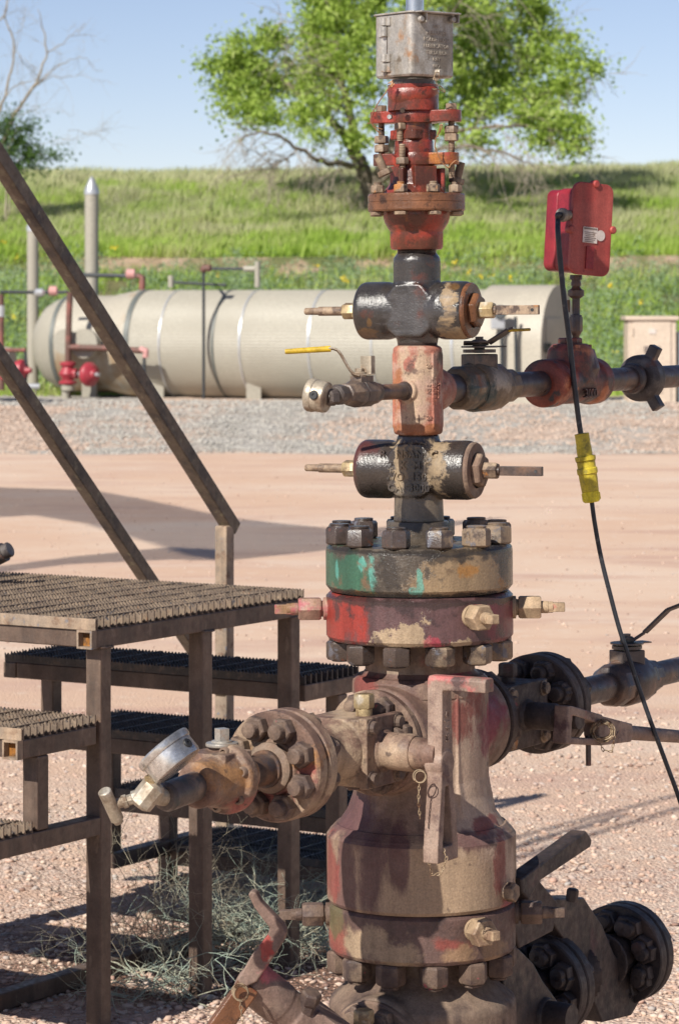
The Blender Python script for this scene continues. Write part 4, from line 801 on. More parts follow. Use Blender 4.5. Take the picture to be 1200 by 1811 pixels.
b = MB(); b.box((-.006,.0042,-.014), .021, .0006, .018, MBx); b.lathe([(.0125,.0036),(.0125,.0045)], MBx @ Matrix.Translation((.025,0,-.013)) @ Matrix.Rotation(R(-90),4,'X'), 28); sk = b.build('sticker', M['sticker'], sw)
b = MB()
for i in range(6): b.box((-.006-.001*(i%3),.0051,-.008-.0042*i), .017-.0025*(i%3), .0002, .0008, MBx)
b.box((-.006,.0051,.0005), .019, .0002, .0022, MBx); b.build('sticker_print', M['ink'], sk)
b = MB(); gl = MBx @ Vector((-.056,-.034,.035))
gl = P(997,380,YB-.07); gd = (-Xp*.9+Np*.35).normalized(); b.lathe([(.012,-.022),(.012,0),(.0155,.001),(.016,.004),(.016,.012),(.013,.015),(.009,.015)], fr(gl, gd), 16); b.build('cable_gland', M['alu'], sw)
# ------------------------------------------------------------------ cable with its yellow plug
YC = .47
cab = thing('power_cable', P(1260,1610,YC), 'black cable hanging from the red box with a yellow inline plug', 'cable')
b = MB(); pts = [gl+gd*.01, gl+gd*.028+Vector((0,0,.0)), P(986,388,YC+.02), P(986,410,YC), P(990,460,YC), P(997,530,YC), P(1006,600,YC), P(1015,680,YC), P(1023,745,YC), P(1028,775,YC)]
b.tube(wob(pts, 0, 8), .0062, 14); b.build('upper_cable', M['cable'], cab)
b = MB(); pts = [P(1045,880,YC), P(1051,925,YC), P(1062,985,YC), P(1078,1050,YC), P(1094,1110,YC), P(1112,1165,YC), P(1132,1225,YC), P(1155,1290,YC), P(1178,1352,YC), P(1202,1418,YC), P(1230,1510,YC), P(1262,1640,YC), P(1275,1800,YC)]
b.tube(wob(pts, 0, 8), .0052, 14); b.build('lower_cable', M['cable'], cab)
t0 = P(1028,766,YC); t1 = P(1046,888,YC); dv = (t1-t0).normalized(); L = (t1-t0).length
b = MB(); T = fr(t0, dv)
b.lathe([(.008,0),(.0165,.001),(.0165,L*.18),(.0175,L*.20),(.0175,L*.34)], T, 24); b.lathe([(.019,L*.33),(.0235,L*.335),(.0235,L*.39),(.021,L*.40),(.021,L*.50),(.0235,L*.51),(.0235,L*.58),(.021,L*.60),(.021,L*.66),(.0195,L*.84)], T, 24)
for i in range(8): b.lathe([(.0222,L*(.40+i*.0)),(.0222,L*.41)], T, 24)
pg = b.build('yellow_plug', M['yellow_plug'], cab)
b = MB(); b.lathe([(.0175,L*.84),(.0195,L*.845),(.0195,L*.98),(.016,L)], T, 20)
for i in range(9): a = i*2*math.pi/9; b.box((.0195*math.cos(a),.0195*math.sin(a),L*.92), .0018, .0018, L*.05, T)
b.build('ring_nut', M['yellow_bright'], pg)
# ------------------------------------------------------------------ steel platform with stairs on both sides
C0 = Vector((CX-0.660, CY+8.30, 0)); Ua = Vector((-.53,-.848,0)).normalized(); Va = Vector((.848,-.53,0)).normalized()
def pp(a, b_, z): q = C0 - Va*a - Ua*b_; return Vector((q.x, q.y, z))     # a: to the back left, b: to the back right
plat = thing('steel_platform', pp(.6,.5,G), 'brown welded steel platform and stairs of serrated grating left of the wellhead', 'platform')
W = 1.15; TB = .0254
levels = [(.71, -.0, 1.045, 0), (.45, -.325, 0, 0), (.20, -.65, -.28, 0), (-.05, -.97, -.61, 0), (.45, 1.05, 1.36, 1), (.20, 1.26, 1.65, 1), (-.05, 1.58, 1.98, 1), (-.28, 1.90, 2.30, 1)]
def grating(z, b0, b1, m):
    """serrated bearing bars along V, cross rods along U"""
    mb = MB(); hb = .030; n = int(round((b1-b0)/.030)); pitch = .013
    m_ = int(W/pitch)
    for i in range(n+1):
        bb = b0+(b1-b0)*i/n; t = .0024
        j = np.arange(m_*3+1); aa = j*pitch/3.0; ph = rng.uniform(0,.0)
        prof = np.array([0,-.0055,-.0055])[j%3]
        vs = []; 
        dz_ = rng.normal(0, .0011); tl_ = rng.normal(0, .0016)
        for k in range(len(j)):
            for (tt, zz) in ((-t, z-hb), (t, z-hb), (t+tl_, z+prof[k]+dz_), (-t+tl_, z+prof[k]+dz_)):
                p = pp(aa[k], bb+tt, zz); vs.append((p.x,p.y,p.z))
        fs = []
        for k in range(len(j)-1):
            for q in range(4): fs.append((k*4+q, k*4+(q+1)%4, k*4+4+(q+1)%4, k*4+4+q))
        fs.append((0,1,2,3)); fs.append(tuple(len(vs)-4+q for q in (3,2,1,0)))
        mb.add(vs, fs)
    k = 0; aa = .05
    while aa < W:
        p0 = pp(aa, b0-.004, z-.004); p1 = pp(aa, b1+.004, z-.004); mb.bar(p0, p1, .0055, .0055); aa += .1
    return mb.build('grating', m, plat, smooth=0)
for z, b0, b1, dk in levels:
    grating(z, b0+.004, b1-.004, M['grating_dark'] if dk else M['grating'])
    mb = MB()
    zt_ = z-.0305; 
    for a_ in (0, W-.0508):
        mb2 = MB()
        mb2.bar(pp(a_+.0254, b0-.0, zt_-.0254), pp(a_+.0254, b1+.0, zt_-.0254), .0508, .0508); mb2.build('side_beam', M['steel'], plat, bevel=.004)
    for b_ in (b0+.028, b1-.028):
        mb2 = MB(); mb2.bar(pp(.0508, b_, zt_-.0254-.0), pp(W-.0508, b_, zt_-.0254), .0508, .050); mb2.build('cross_beam', M['steel'], plat, bevel=.004)
# banding bar along the front edges and open tube mouths
for z, b0 in ((.71,0),(.45,-.325),(.20,-.65)):
    mb = MB(); mb.bar(pp(.0, b0-.003, z-.016), pp(W, b0-.003, z-.016), .005, .032); mb.build('edge_bar', M['steel_worn'], plat, bevel=.001)
    zt_ = z-.0305-.0254
    A = fr(pp(.0254, b0+.0, zt_), Ua, ZUP); mb = MB()
    o_, i_ = .0254, .0195; L0, L1 = -.001, .022
    vs = [];
    for L_, h_ in ((L0,o_),(L1,o_),(L1,i_),(-.0,i_)):
        vs += [(-h_,-h_,L_),(h_,-h_,L_),(h_,h_,L_),(-h_,h_,L_)]
    mb.add(vs, [(j*4+i, j*4+(i+1)%4, j*4+4+(i+1)%4, j*4+4+i) for j in range(3) for i in range(4)], A)
    mb.build('tube_mouth', M['steel_worn'], plat)
    mb = MB(); mb.add([(-i_,-i_,.0005),(i_,-i_,.0005),(i_,i_,.0005),(-i_,i_,.0005)], [(0,1,2,3)], A); mb.build('tube_bore', M['tube_inside'], plat, smooth=0)
def post(a_, b_, z0, z1, m=M['steel'], w=.0508, name='post', label=None):
    mb = MB(); mb.bar(pp(a_+w/2, b_, z0), pp(a_+w/2, b_, z1), w, w, up=Ua); o = mb.build(name, m, plat, bevel=.005)
    if label: o['label'] = label
for a_ in (0.001, W-.0508):
    post(a_, .045, G, .71-.0815); post(a_, .535, G, .71-.0815); post(a_, 1.0 if a_ < .5 else .92, G, .71-.0815)
    post(a_, -.235, .170, .45-.0815); post(a_, -.56, G, .20-.0815)
    post(a_, 1.27, .17 if a_ > .5 else G, .45-.0815); post(a_, 1.60, -.27 if a_ > .5 else G, .2-.0815); post(a_, 1.93, G, -.05-.0815); post(a_, 2.25, G, -.28-.0815)
for b_ in (.045, .535, 1.0):          # weld beads where the near posts meet the beam
    mb = MB(); random.seed(int(b_*100)+1)
    for s_ in (-1, 1):
        mb.tube(wob([pp(.0254-.027, b_+s_*.028, .71-.081), pp(.0254+.0, b_+s_*.0285, .71-.081), pp(.0254+.027, b_+s_*.028, .71-.081)], .0009, 6), .0035, 6)
    mb.tube(wob([pp(-.002, b_-.028, .71-.081), pp(-.002, b_, .71-.081), pp(-.002, b_+.028, .71-.081)], .0009, 8), .0035, 6); mb.build('weld_bead', M['steel'], plat)
# base runners on the ground and low ties
mb = MB(); mb.bar(pp(.40,-1.1,G+.028), pp(.40,2.3,G+.028), .05, .05); mb.build('base_runner', M['steel'], plat, bevel=.004)
mb = MB(); mb.bar(pp(W-.03,1.58,-.30), pp(W-.03,2.2,-.30), .05, .05); mb.build('low_tie', M['steel'], plat, bevel=.004)
mb = MB(); mb.bar(pp(.0254,-.282,.1440), pp(.0254,.0195,.1440), .0508, .0504); mb.build('low_tie', M['steel'], plat, bevel=.004)
# handrails on the far side
def vpt(px, py, a_):          # photo point on the vertical plane of the stair side a_
    k = (px-600)/F; q = C0 - Va*a_
    b_ = (q.x - CX - k*(q.y-CY))/(Ua.x - k*Ua.y); y = q.y-Ua.y*b_
    return b_, H-(py-540)*(y-CY)/F
M['rail'] = mat('olive_brown_rail', (.12,.088,.062), [((.055,.042,.038), .56, 10, .08, {}), ((.2,.17,.11), .62, 30, .08, {})], rough=.5, bump=.2)
mb = MB(); b1_, z1_ = vpt(397, 912, W); b0_, z0_ = vpt(-10, 268, W)
k = (z0_-z1_)/(b0_-b1_)
be = b0_-.25; mb.bar(pp(W, b1_+.05, z1_-.05), pp(W, be, z1_+k*(be-b1_)), .0508, .0508); mb.bar(pp(W, be, z1_+k*(be-b1_)), pp(W, -.3, z1_+k*(be-b1_)), .0508, .0508); mb.build('top_rail', M['rail'], plat, bevel=.004)
mb = MB(); b3_, z3_ = vpt(245, 1000, W); b2_, z2_ = vpt(-10, 640, W); b4_, z4_ = vpt(400,1250,W)
mb.bar(pp(W, b1_, z3_+ (b1_-b3_)*k-.0), pp(W, be, z3_+(be-b3_)*k), .045, .045); mb.bar(pp(W, be, z3_+(be-b3_)*k), pp(W,-.3, z3_+(be-b3_)*k), .045, .045); mb.build('mid_rail', M['rail'], plat, bevel=.004)
post(W-.025, b1_, G, z1_-.035, M['steel_worn'], name='rail_post', label='pale post holding the lower end of the handrail')
post(W-.025, -.28, .71, z1_+k*(be-b1_), name='rail_post'); post(W-.025, be, .71, z1_+k*(be-b1_), name='rail_post')
# short pipe lying at the back of the platform
ps = thing('pipe_stub', pp(.98,.8,.71), 'short dark pipe end standing out at the left edge above the grating', 'pipe')
mb = MB(); e0 = P(-60,1010,CY+9.4); e1 = P(8,976,CY+9.35); dd = (e1-e0).normalized(); mb.cyl(e0-dd*.4, e1, .030, 28); mb.cyl(e1-dd*.008, e1+dd*.022, .024, 24, ch=.003); mb.build('pipe_body', M['union'], ps)
# ------------------------------------------------------------------ ground, berm and bank as one sheet
def gz(x, y):
    d = y-CY
    sm = lambda a, b, v: (lambda t: t*t*(3-2*t))(min(1,max(0,(v-a)/(b-a))))
    w = .6*math.sin(x*.31+1)+.4*math.sin(x*.77)
    z = G + .35*sm(40.5+w*.4, 50+w*.5, d)
    z += 2.40*sm(57, 79.5, d)*1.0
    cut = 79.5+.5*math.sin(x*.5)
    z += (.55*sm(cut, cut+.9, d))*(1 if True else 0)
    z += 2.86*sm(80, 101, d)*1.0
    z += .11*x*.12*sm(80,101,d)
    if d > 101.5: z -= (d-101.5)*.05
    if d > 55: z += (.10*mnoise.noise(Vector((x*.14,y*.2,0)))+.05*mnoise.noise(Vector((x,y,3))))
    elif d > 40: z += .035*mnoise.noise(Vector((x*1.3,y*1.3,0)))
    else: z += .008*mnoise.noise(Vector((x*1.1,y*1.1,0)))
    return z
ys = list(np.arange(-12, 12, .5))+list(np.arange(12, 33, .8))+list(np.arange(33, 62, .5))+list(np.arange(62, 110, .6))+list(np.arange(110, 200, 4))+list(np.geomspace(200, 3000, 14))
xs = sorted(set(list(-np.geomspace(26, 2500, 14))+list(np.arange(-25, 25.1, .6))+list(np.geomspace(26, 2500, 14))))
vs = [(x, y, gz(x,y)) for y in ys for x in xs]; nx = len(xs)
fs = [(j*nx+i, j*nx+i+1, (j+1)*nx+i+1, (j+1)*nx+i) for j in range(len(ys)-1) for i in range(nx-1)]
def ground_mat():
    m = bpy.data.materials.new('ground_dirt'); m.use_nodes = True; nt = m.node_tree; nt.nodes.clear(); L = nt.links.new
    out = nd(nt,'ShaderNodeOutputMaterial'); bs = nd(nt,'ShaderNodeBsdfPrincipled'); L(bs.outputs[0], out.inputs[0]); bs.inputs['Roughness'].default_value = .95; bs.inputs['Specular IOR Level'].default_value = .2
    pos = nd(nt,'ShaderNodeNewGeometry').outputs['Position']; sep = nd(nt,'ShaderNodeSeparateXYZ'); L(pos, sep.inputs[0])
    def noise(sc, det=6, st=(1,1,1), ro=.6, loc=(0,0,0)):
        mp = nd(nt,'ShaderNodeMapping'); mp.inputs['Scale'].default_value = st; mp.inputs['Location'].default_value = loc; L(pos, mp.inputs[0])
        n = nd(nt,'ShaderNodeTexNoise', Scale=float(sc), Detail=float(det), Roughness=ro); L(mp.outputs[0], n.inputs['Vector']); return n.outputs[0]
    def rng_(f, a, b, lo=0, hi=1):
        q = nd(nt,'ShaderNodeMapRange', interpolation_type='SMOOTHSTEP'); q.inputs[1].default_value=a; q.inputs[2].default_value=b; q.inputs[3].default_value=lo; q.inputs[4].default_value=hi; L(f, q.inputs[0]); return q.outputs[0]
    def mix(f, a, b):
        mx = nd(nt,'ShaderNodeMix', data_type='RGBA'); 
        L(f, mx.inputs[0])
        for i, v in ((6,a),(7,b)):
            if isinstance(v, tuple): mx.inputs[i].default_value = c4(v)
            else: L(v, mx.inputs[i])
        return mx.outputs[2]
    def mul(a, b):
        s = nd(nt,'ShaderNodeMath', operation='MULTIPLY'); L(a, s.inputs[0])
        if isinstance(b,(int,float)): s.inputs[1].default_value = b
        else: L(b, s.inputs[1])
        return s.outputs[0]
    # packed dirt
    dirt = mix(rng_(noise(.35,8), .38,.62), (.60,.41,.295), (.64,.475,.36))
    dirt = mix(rng_(noise(1.6,8,(.35,1,1)), .5,.68,0,.75), dirt, (.49,.315,.245))
    dirt = mix(rng_(noise(.5,9,(.3,1,1),.7,(9,2,0)), .50,.64,0,.55), dirt, (.55,.375,.29)); dirt = mix(rng_(noise(1.0,9,(.35,1,1),.7,(2,7,0)), .52,.66,0,.6), dirt, (.66,.53,.43)); dirt = mix(rng_(noise(9,6), .55,.7,0,.5), dirt, (.66,.54,.44))
    # fine grit seen close by
    vor = nd(nt,'ShaderNodeTexVoronoi', Scale=75.0); L(pos, vor.inputs['Vector'])
    sepc = nd(nt,'ShaderNodeSeparateColor'); L(vor.outputs['Color'], sepc.inputs[0])
    peb = mix(rng_(sepc.outputs[0], .2,.8), (.40,.265,.21), (.66,.54,.45))
    near = mul(rng_(sep.outputs[1], 9, 2.5), rng_(noise(2.5,5), .36,.55))
    dirt2 = mix(mul(near, .65), dirt, peb)
    # littered earth, darkened for shade, by the platform foot
    # crushed gravel of the berm: grey with pink patches
    v2 = nd(nt,'ShaderNodeTexVoronoi', Scale=9.0); L(pos, v2.inputs['Vector']); s2 = nd(nt,'ShaderNodeSeparateColor'); L(v2.outputs['Color'], s2.inputs[0])
    patch = rng_(noise(.28,3,(1,.6,1),.5,(4,1,0)), .46,.56)
    ga = mix(rng_(s2.outputs[0],.1,.9), (.33,.30,.265), (.45,.42,.375)); gb = mix(rng_(s2.outputs[1],.1,.9), (.42,.31,.24), (.54,.42,.335))
    grav = mix(patch, ga, gb)
    wob_ = nd(nt,'ShaderNodeMath', operation='MULTIPLY_ADD'); L(noise(.5,5), wob_.inputs[0]); wob_.inputs[1].default_value = 2.4; L(sep.outputs[1], wob_.inputs[2])
    gm = rng_(wob_.outputs[0], 35.3, 35.9); c = mix(gm, dirt2, grav)
    soil = mix(rng_(noise(1.3,6),.4,.6), (.17,.16,.07), (.12,.14,.05))
    c = mix(rng_(wob_.outputs[0], 50.5, 52.5), c, soil)
    cutc = mix(rng_(noise(2.5,6),.4,.6), (.42,.30,.215), (.30,.22,.14))
    band = mul(rng_(sep.outputs[1], 70.6, 72.4), rng_(sep.outputs[1], 76.0, 74.8))
    c = mix(mul(band, rng_(noise(.35,4,(1,.2,1)), .43,.52)), c, cutc)
    upper = mix(rng_(noise(.8,6),.4,.6), (.27,.34,.10), (.36,.38,.16))
    c = mix(rng_(sep.outputs[1], 75, 76.5), c, upper)
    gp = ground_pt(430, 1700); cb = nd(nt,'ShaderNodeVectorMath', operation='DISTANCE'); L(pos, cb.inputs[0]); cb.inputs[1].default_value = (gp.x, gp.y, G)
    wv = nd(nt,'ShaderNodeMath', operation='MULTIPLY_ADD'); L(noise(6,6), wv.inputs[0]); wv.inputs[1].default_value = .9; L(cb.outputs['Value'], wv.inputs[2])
    lit = mix(rng_(noise(60,4), .4,.6), (.10,.065,.05), (.30,.17,.12)); c = mix(rng_(wv.outputs[0], 1.35, .95), c, lit)  # litter by the bush, its brown deepened for the shade there
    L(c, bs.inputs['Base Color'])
    ad = nd(nt,'ShaderNodeMath', operation='ADD'); L(mul(vor.outputs['Distance'], -1.6), ad.inputs[0]); L(noise(40,5), ad.inputs[1])
    bp = nd(nt,'ShaderNodeBump', Strength=.6, Distance=.012); L(mul(ad.outputs[0], rng_(sep.outputs[1], 14, 3)), bp.inputs['Height'])
    ad2 = nd(nt,'ShaderNodeBump', Strength=.5, Distance=.06); L(mul(mul(v2.outputs['Distance'], -1.0), gm), ad2.inputs['Height']); 
    L(bp.outputs[0], ad2.inputs['Normal'])
    L(ad2.outputs[0], bs.inputs['Normal'])
    return m
me = bpy.data.meshes.new('ground'); me.from_pydata(vs, [], fs)
gd_ = link('ground', me, ground_mat(), None, smooth=60); tag(gd_, kind='structure')
# ------------------------------------------------------------------ loose stones
def stones(name, n, region, size, cols, seed, mode='near'):
    r = np.random.default_rng(seed)
    ico_v = []; 
    t = (1+5**.5)/2
    base = np.array([(-1,t,0),(1,t,0),(-1,-t,0),(1,-t,0),(0,-1,t),(0,1,t),(0,-1,-t),(0,1,-t),(t,0,-1),(t,0,1),(-t,0,-1),(-t,0,1)])/1.9
    fc = np.array([(0,11,5),(0,5,1),(0,1,7),(0,7,10),(0,10,11),(1,5,9),(5,11,4),(11,10,2),(10,7,6),(7,1,8),(3,9,4),(3,4,2),(3,2,6),(3,6,8),(3,8,9),(4,9,5),(2,4,11),(6,2,10),(8,6,7),(9,8,1)])
    xy = region(r, n)
    s = size(r, len(xy)); n = len(xy)
    V_ = np.repeat(base[None], n, 0)*r.uniform(.72,1.25,(n,12,1))
    V_ *= (s[:,None]*np.stack([r.uniform(.8,1.5,n), r.uniform(.6,1.1,n), r.uniform(.35,.75,n)],1))[:,None,:]
    a = r.uniform(0,2*math.pi,n); ca, sa = np.cos(a)[:,None], np.sin(a)[:,None]
    X = V_[:,:,0]*ca-V_[:,:,1]*sa; Y = V_[:,:,0]*sa+V_[:,:,1]*ca
    Z = V_[:,:,2] + X*r.uniform(-.25,.25,(n,1))
    zz = np.array([gz(x,y) for x,y in xy])+s*.22
    co = np.stack([X+xy[:,0:1], Y+xy[:,1:2], Z+zz[:,None]],2).reshape(-1,3)
    F_ = (fc[None]+(np.arange(n)*12)[:,None,None]).reshape(-1)
    o = mesh_np(name, co, F_, 3)
    return o
def mesh_np(name, co, idx, k):
    me = bpy.data.meshes.new(name); nf = len(idx)//k
    me.vertices.add(len(co)); me.vertices.foreach_set('co', np.asarray(co, dtype=np.float32).reshape(-1))
    me.loops.add(len(idx)); me.loops.foreach_set('vertex_index', np.asarray(idx, dtype=np.int32))
    me.polygons.add(nf); me.polygons.foreach_set('loop_start', np.arange(nf, dtype=np.int32)*k); me.polygons.foreach_set('loop_total', np.full(nf, k, dtype=np.int32))
    me.update(calc_edges=True); return me
def island_mat(name, ramp, rough=.9, trans=0.0, spec=.3, noise_sc=None):
    m = bpy.data.materials.new(name); m.use_nodes = True; nt = m.node_tree; nt.nodes.clear(); L = nt.links.new
    out = nd(nt,'ShaderNodeOutputMaterial'); bs = nd(nt,'ShaderNodeBsdfPrincipled'); bs.inputs['Roughness'].default_value = rough; bs.inputs['Specular IOR Level'].default_value = spec
    g = nd(nt,'ShaderNodeNewGeometry'); cr = nd(nt,'ShaderNodeValToRGB'); e = cr.color_ramp.elements
    f = g.outputs['Random Per Island']
    if noise_sc:
        n = nd(nt,'ShaderNodeTexNoise', Scale=noise_sc, Detail=3.0); L(g.outputs['Position'], n.inputs['Vector'])
        q = nd(nt,'ShaderNodeMapRange'); q.inputs[1].default_value=.3; q.inputs[2].default_value=.7; L(n.outputs[0], q.inputs[0])
        mm = nd(nt,'ShaderNodeMix', data_type='FLOAT'); mm.inputs[0].default_value = .55; L(f, mm.inputs[2]); L(q.outputs[0], mm.inputs[3]); f = mm.outputs[0]
    while len(e) < len(ramp): e.new(.5)
    for i, c in enumerate(ramp): e[i].position = i/(len(ramp)-1); e[i].color = c4(c)
    L(f, cr.inputs[0]); L(cr.outputs[0], bs.inputs['Base Color'])
    if trans:
        tr = nd(nt,'ShaderNodeBsdfTranslucent'); L(cr.outputs[0], tr.inputs[0]); ms = nd(nt,'ShaderNodeMixShader'); ms.inputs[0].default_value = trans; L(bs.outputs[0], ms.inputs[1]); L(tr.outputs[0], ms.inputs[2]); L(ms.outputs[0], out.inputs[0])
    else: L(bs.outputs[0], out.inputs[0])
    return m
STM = island_mat('pebbles', [(.26,.16,.125),(.52,.37,.29),(.56,.43,.34),(.61,.50,.41),(.50,.32,.25),(.40,.36,.33),(.57,.42,.33),(.48,.34,.265),(.54,.40,.31)])
GRV = island_mat('crushed_rock', [(.28,.26,.235),(.37,.345,.31),(.42,.40,.36),(.48,.45,.40),(.35,.325,.29)])
GRP = island_mat('pink_crushed_rock', [(.38,.28,.22),(.50,.37,.29),(.55,.43,.35),(.45,.37,.31)])
def frustum(r, n, d0, d1, power=1.0, margin=1.5):
    d = d0*(d1/d0)**(r.uniform(0,1,n)**power)
    half = 640*d/F+margin*.35
    return np.stack([CX + r.uniform(-1,1,n)*half, CY+d], 1)
# nearest stones are counted one by one; the rest is gravel
me = stones('gravel', 30000, lambda r,n: frustum(r,n,7.9,15,1.35), lambda r,n: .003+.0125*r.uniform(0,1,n)**3.5, None, 3)
tag(link('gravel', me, STM, None, smooth=0), 'pinkish pebbles and grit scattered over the bare dirt', 'gravel', kind='stuff')
me = stones('gravel', 6000, lambda r,n: frustum(r,n,16,40,1.0), lambda r,n: .004+.010*r.uniform(0,1,n)**4, None, 4)
tag(link('gravel', me, STM, None, smooth=0), 'fine grit farther out on the dirt yard', 'gravel', kind='stuff')
me = stones('gravel_bank', 26000, lambda r,n: np.stack([r.uniform(-6.6,6.6,n), 34.4+r.uniform(0,1,n)*11.5],1), lambda r,n: .012+.024*r.uniform(0,1,n)**3, None, 5)
o = link('gravel_bank', me, None, None, smooth=0)
me.materials.append(GRV); me.materials.append(GRP)
cx_ = np.empty(len(me.polygons)*3, dtype=np.float32); me.polygons.foreach_get('center', cx_); cx_ = cx_.reshape(-1,3)
mi = np.array([1 if mnoise.noise(Vector((round(float(c[0])*4)/4*.28, round(float(c[1])*4)/4*.17, 3))) > .06 else 0 for c in cx_[::20]], dtype=np.int32); me.polygons.foreach_set('material_index', np.repeat(mi, 20))
tag(o, 'grey and pink crushed rock bank in front of the tank', 'gravel', kind='stuff')
for i, (px, py, s, lab) in enumerate(((372,1768,.045,'white stone in the shade right of the nearest post'),(945,1560,.04,'pale stone behind the low lever'),(60,1690,.05,'pale flat stone in the sunlit gravel at bottom left'),(270,1625,.12,'tan boulder behind the dry bush'),(100,1620,.035,'small grey stone left of the front post'),(970,1600,.05,'white stone above the dark low flanges'),(990,1340,.03,'grey stone right of the long lever'))):
    p = ground_pt(px, py); me = stones('rock', 1, lambda r,n: np.array([[p.x,p.y]]), lambda r,n: np.array([s*.6]), None, 20+i)
    pz = gz(p.x, p.y)
    for v in me.vertices: v.co -= Vector((p.x,p.y,pz))
    rm = mat('rock_stone', (.60,.54,.47) if i in (0,1,2,5) else (.42,.30,.22), [((.4,.33,.27), .55, 20, .1, {})], rough=.9, bump=.4)
    o = link('rock', me, rm, None, smooth=0); o.location = (p.x,p.y,pz)
    m = o.modifiers.new('b','BEVEL'); m.width = s*.08; m.segments = 2
    tag(o, lab, 'stone', 'loose larger stones on the dirt')
# ------------------------------------------------------------------ treater tank
TA = R(21); Td = Vector((math.cos(TA), -math.sin(TA), 0)); TC = P(540, 606, CY+53.5); TC = Vector((TC.x, CY+53.5, 0)); TZ = 1.563-.69; TR = .965
def tpos(px):       # distance along the axis whose axis point falls on photo column px
    k = (px-600)/F; return (TC.x-CX-k*(TC.y-CY))/(k*Td.y-Td.x)
tank = thing('treater_tank', (TC.x, TC.y, gz(TC.x,TC.y)), 'long beige horizontal tank with ribbed jacket and straps on the gravel', 'tank')
def tax(t, z=TZ): return Vector((TC.x+Td.x*t, TC.y+Td.y*t, z))
tL = tpos(262); tR = tpos(905)
b = MB(); n = 216; A = fr(tax(0), Td); vs = []
for t in (tL, tR):
    for i in range(n): r_ = TR*(1.0 if i%2 else .9925); a = 2*math.pi*i/n; vs.append((r_*math.cos(a), r_*math.sin(a), t))
b.add(vs, [(i,(i+1)%n,n+(i+1)%n,n+i) for i in range(n)]+[tuple(range(n-1,-1,-1)),tuple(range(n,2*n))], A); b.build('ribbed_jacket', M['tankb'], tank, smooth=0)
t0_ = tpos(152); t1_ = tpos(205)
b = MB(); r1 = TR*.90
b.lathe([(0,tpos(100)-.38),(.25,tpos(100)-.35),(.5,tpos(100)-.24),(.70,tpos(100)-.08),(.80,tpos(100)+.1),(r1,tpos(122)+.12)], A, 72); b.build('dished_head', M['tank_plain'], tank, smooth=60)
b = MB(); b.lathe([(r1,tpos(122)+.1),(r1,t1_),(TR*.93,tpos(216)),(TR*1.0,tpos(248)),(TR*1.0,tpos(262))], A, 72); b.build('shell', M['tank_rust'], tank, smooth=60)
for px, m_, w_, k_ in ((128,'band_dark',.04,.905),(262,'band_dark',.05,1.006),(320,'band',.014,1.002),(413,'band_dark',.022,1.002),(460,'band',.016,1.002),(580,'band',.018,1.002),(690,'band',.014,1.002),(830,'band',.022,1.002)):
    t = tpos(px); b = MB(); b.lathe([(TR*k_*.99,t-w_),(TR*k_+.008,t-w_),(TR*k_+.008,t+w_),(TR*k_*.99,t+w_)], A, 96); b.build('strap', M[m_], tank)
for px in (182, 300, 470, 700):
    t = tpos(px); q = tax(t, 0) + Vector((-math.sin(TA), -math.cos(TA), 0))*.55
    b = MB(); g_ = gz(q.x,q.y)
    b.box((q.x,q.y,(g_-.05+TZ-.62)/2), .13, .12, (TZ-.62-g_+.05)/2); b.build('saddle', M['tank_plain'], tank, bevel=.01)
Nf = Vector((-math.sin(TA), -math.cos(TA), 0))
def face(t, h, out=0):   # point on the tank's camera side at height h over the axis
    q = tax(t)+Nf*math.sqrt(max(0,(TR+out)**2-h*h)); q.z += h; return q
# manway flanges on the near side
for px, rr_, h in ((192, .22, .05), (226, .26, .02)):
    t = tpos(px)-.30; q = tax(t)+ZUP*h; b = MB(); b.cyl(q+Nf*.7, q+Nf*(TR+.22), rr_*.8, 32); b.cyl(q+Nf*(TR+.12), q+Nf*(TR+.17), rr_, 32); b.cyl(q+Nf*(TR+.18), q+Nf*(TR+.23), rr_, 32); b.build('manway', M['tank_plain'], tank)
# shed over the right end
b = MB(); R2 = 1.04; prof = [(-R2, -.98)]+[(R2*math.cos(a)*-1, R2*math.sin(a)) for a in np.linspace(0, math.pi, 28)]+[(R2, -.98)]
tS0 = tpos(872); tS1 = tpos(988)
A2 = Matrix(((-Nf.x,0,Td.x,TC.x),(-Nf.y,0,Td.y,TC.y),(0,1,0,TZ),(0,0,0,1)))
b.prism([(x,y) for x,y in prof], tS0, tS1, A2); sh = b.build('end_shed', M['shed'], tank)
b = MB(); b.box((-.38,-.22,tS1+.012), .40, .70, .012, A2); sd = b.build('shed_door', M['shed'], tank, bevel=.006)
b = MB()
for dx, w_ in ((-.13,.05),(-.02,.05),(.10,.07)): b.box((-.72+dx,-.02,tS1+.03), w_*.5, .08, .012, A2)
b.box((-.72,-.02,tS1+.03), .2, .015, .012, A2); b.build('latch', M['bg_dark'], sd)
# instrument, pipes and gauge against the jacket right of the valve
t = tpos(905)-.2
def tp(px, py, out): # point at photo position lying 'out' in front of the tank plane
    best = None
    q0 = tax(0)+Nf*(TR+out)
    k = (px-600)/F; tt = (q0.x-CX-k*(q0.y-CY))/(k*Td.y-Td.x); q = q0+Td*tt; return Vector((q.x,q.y,H-(py-540)*(q.y-CY)/F))
def pipes(parent, name, m, segs, r, out=.12):
    b = MB()
    for s in segs: b.tube([tp(x,y,out) for x,y in s], r, 10)
    return b.build(name, M[m], parent)
pipes(tank, 'riser_pipe', 'bg_dark', [[(360,705),(360,560),(360,476)]], .026, .12)
b = MB(); b.tube([tp(360,476,.12), tp(360,475,-1.1)], .026, 10); b.tube([tp(360,475,-1.1), tp(455,475,-1.1), tp(455,507,-1.1)], .026, 10); b.build('top_pipe', M['bg_dark'], tank)
pipes(tank, 'elbow', 'bg_pipe', [[(358,480),(360,474),(372,474)]], .06, .12)
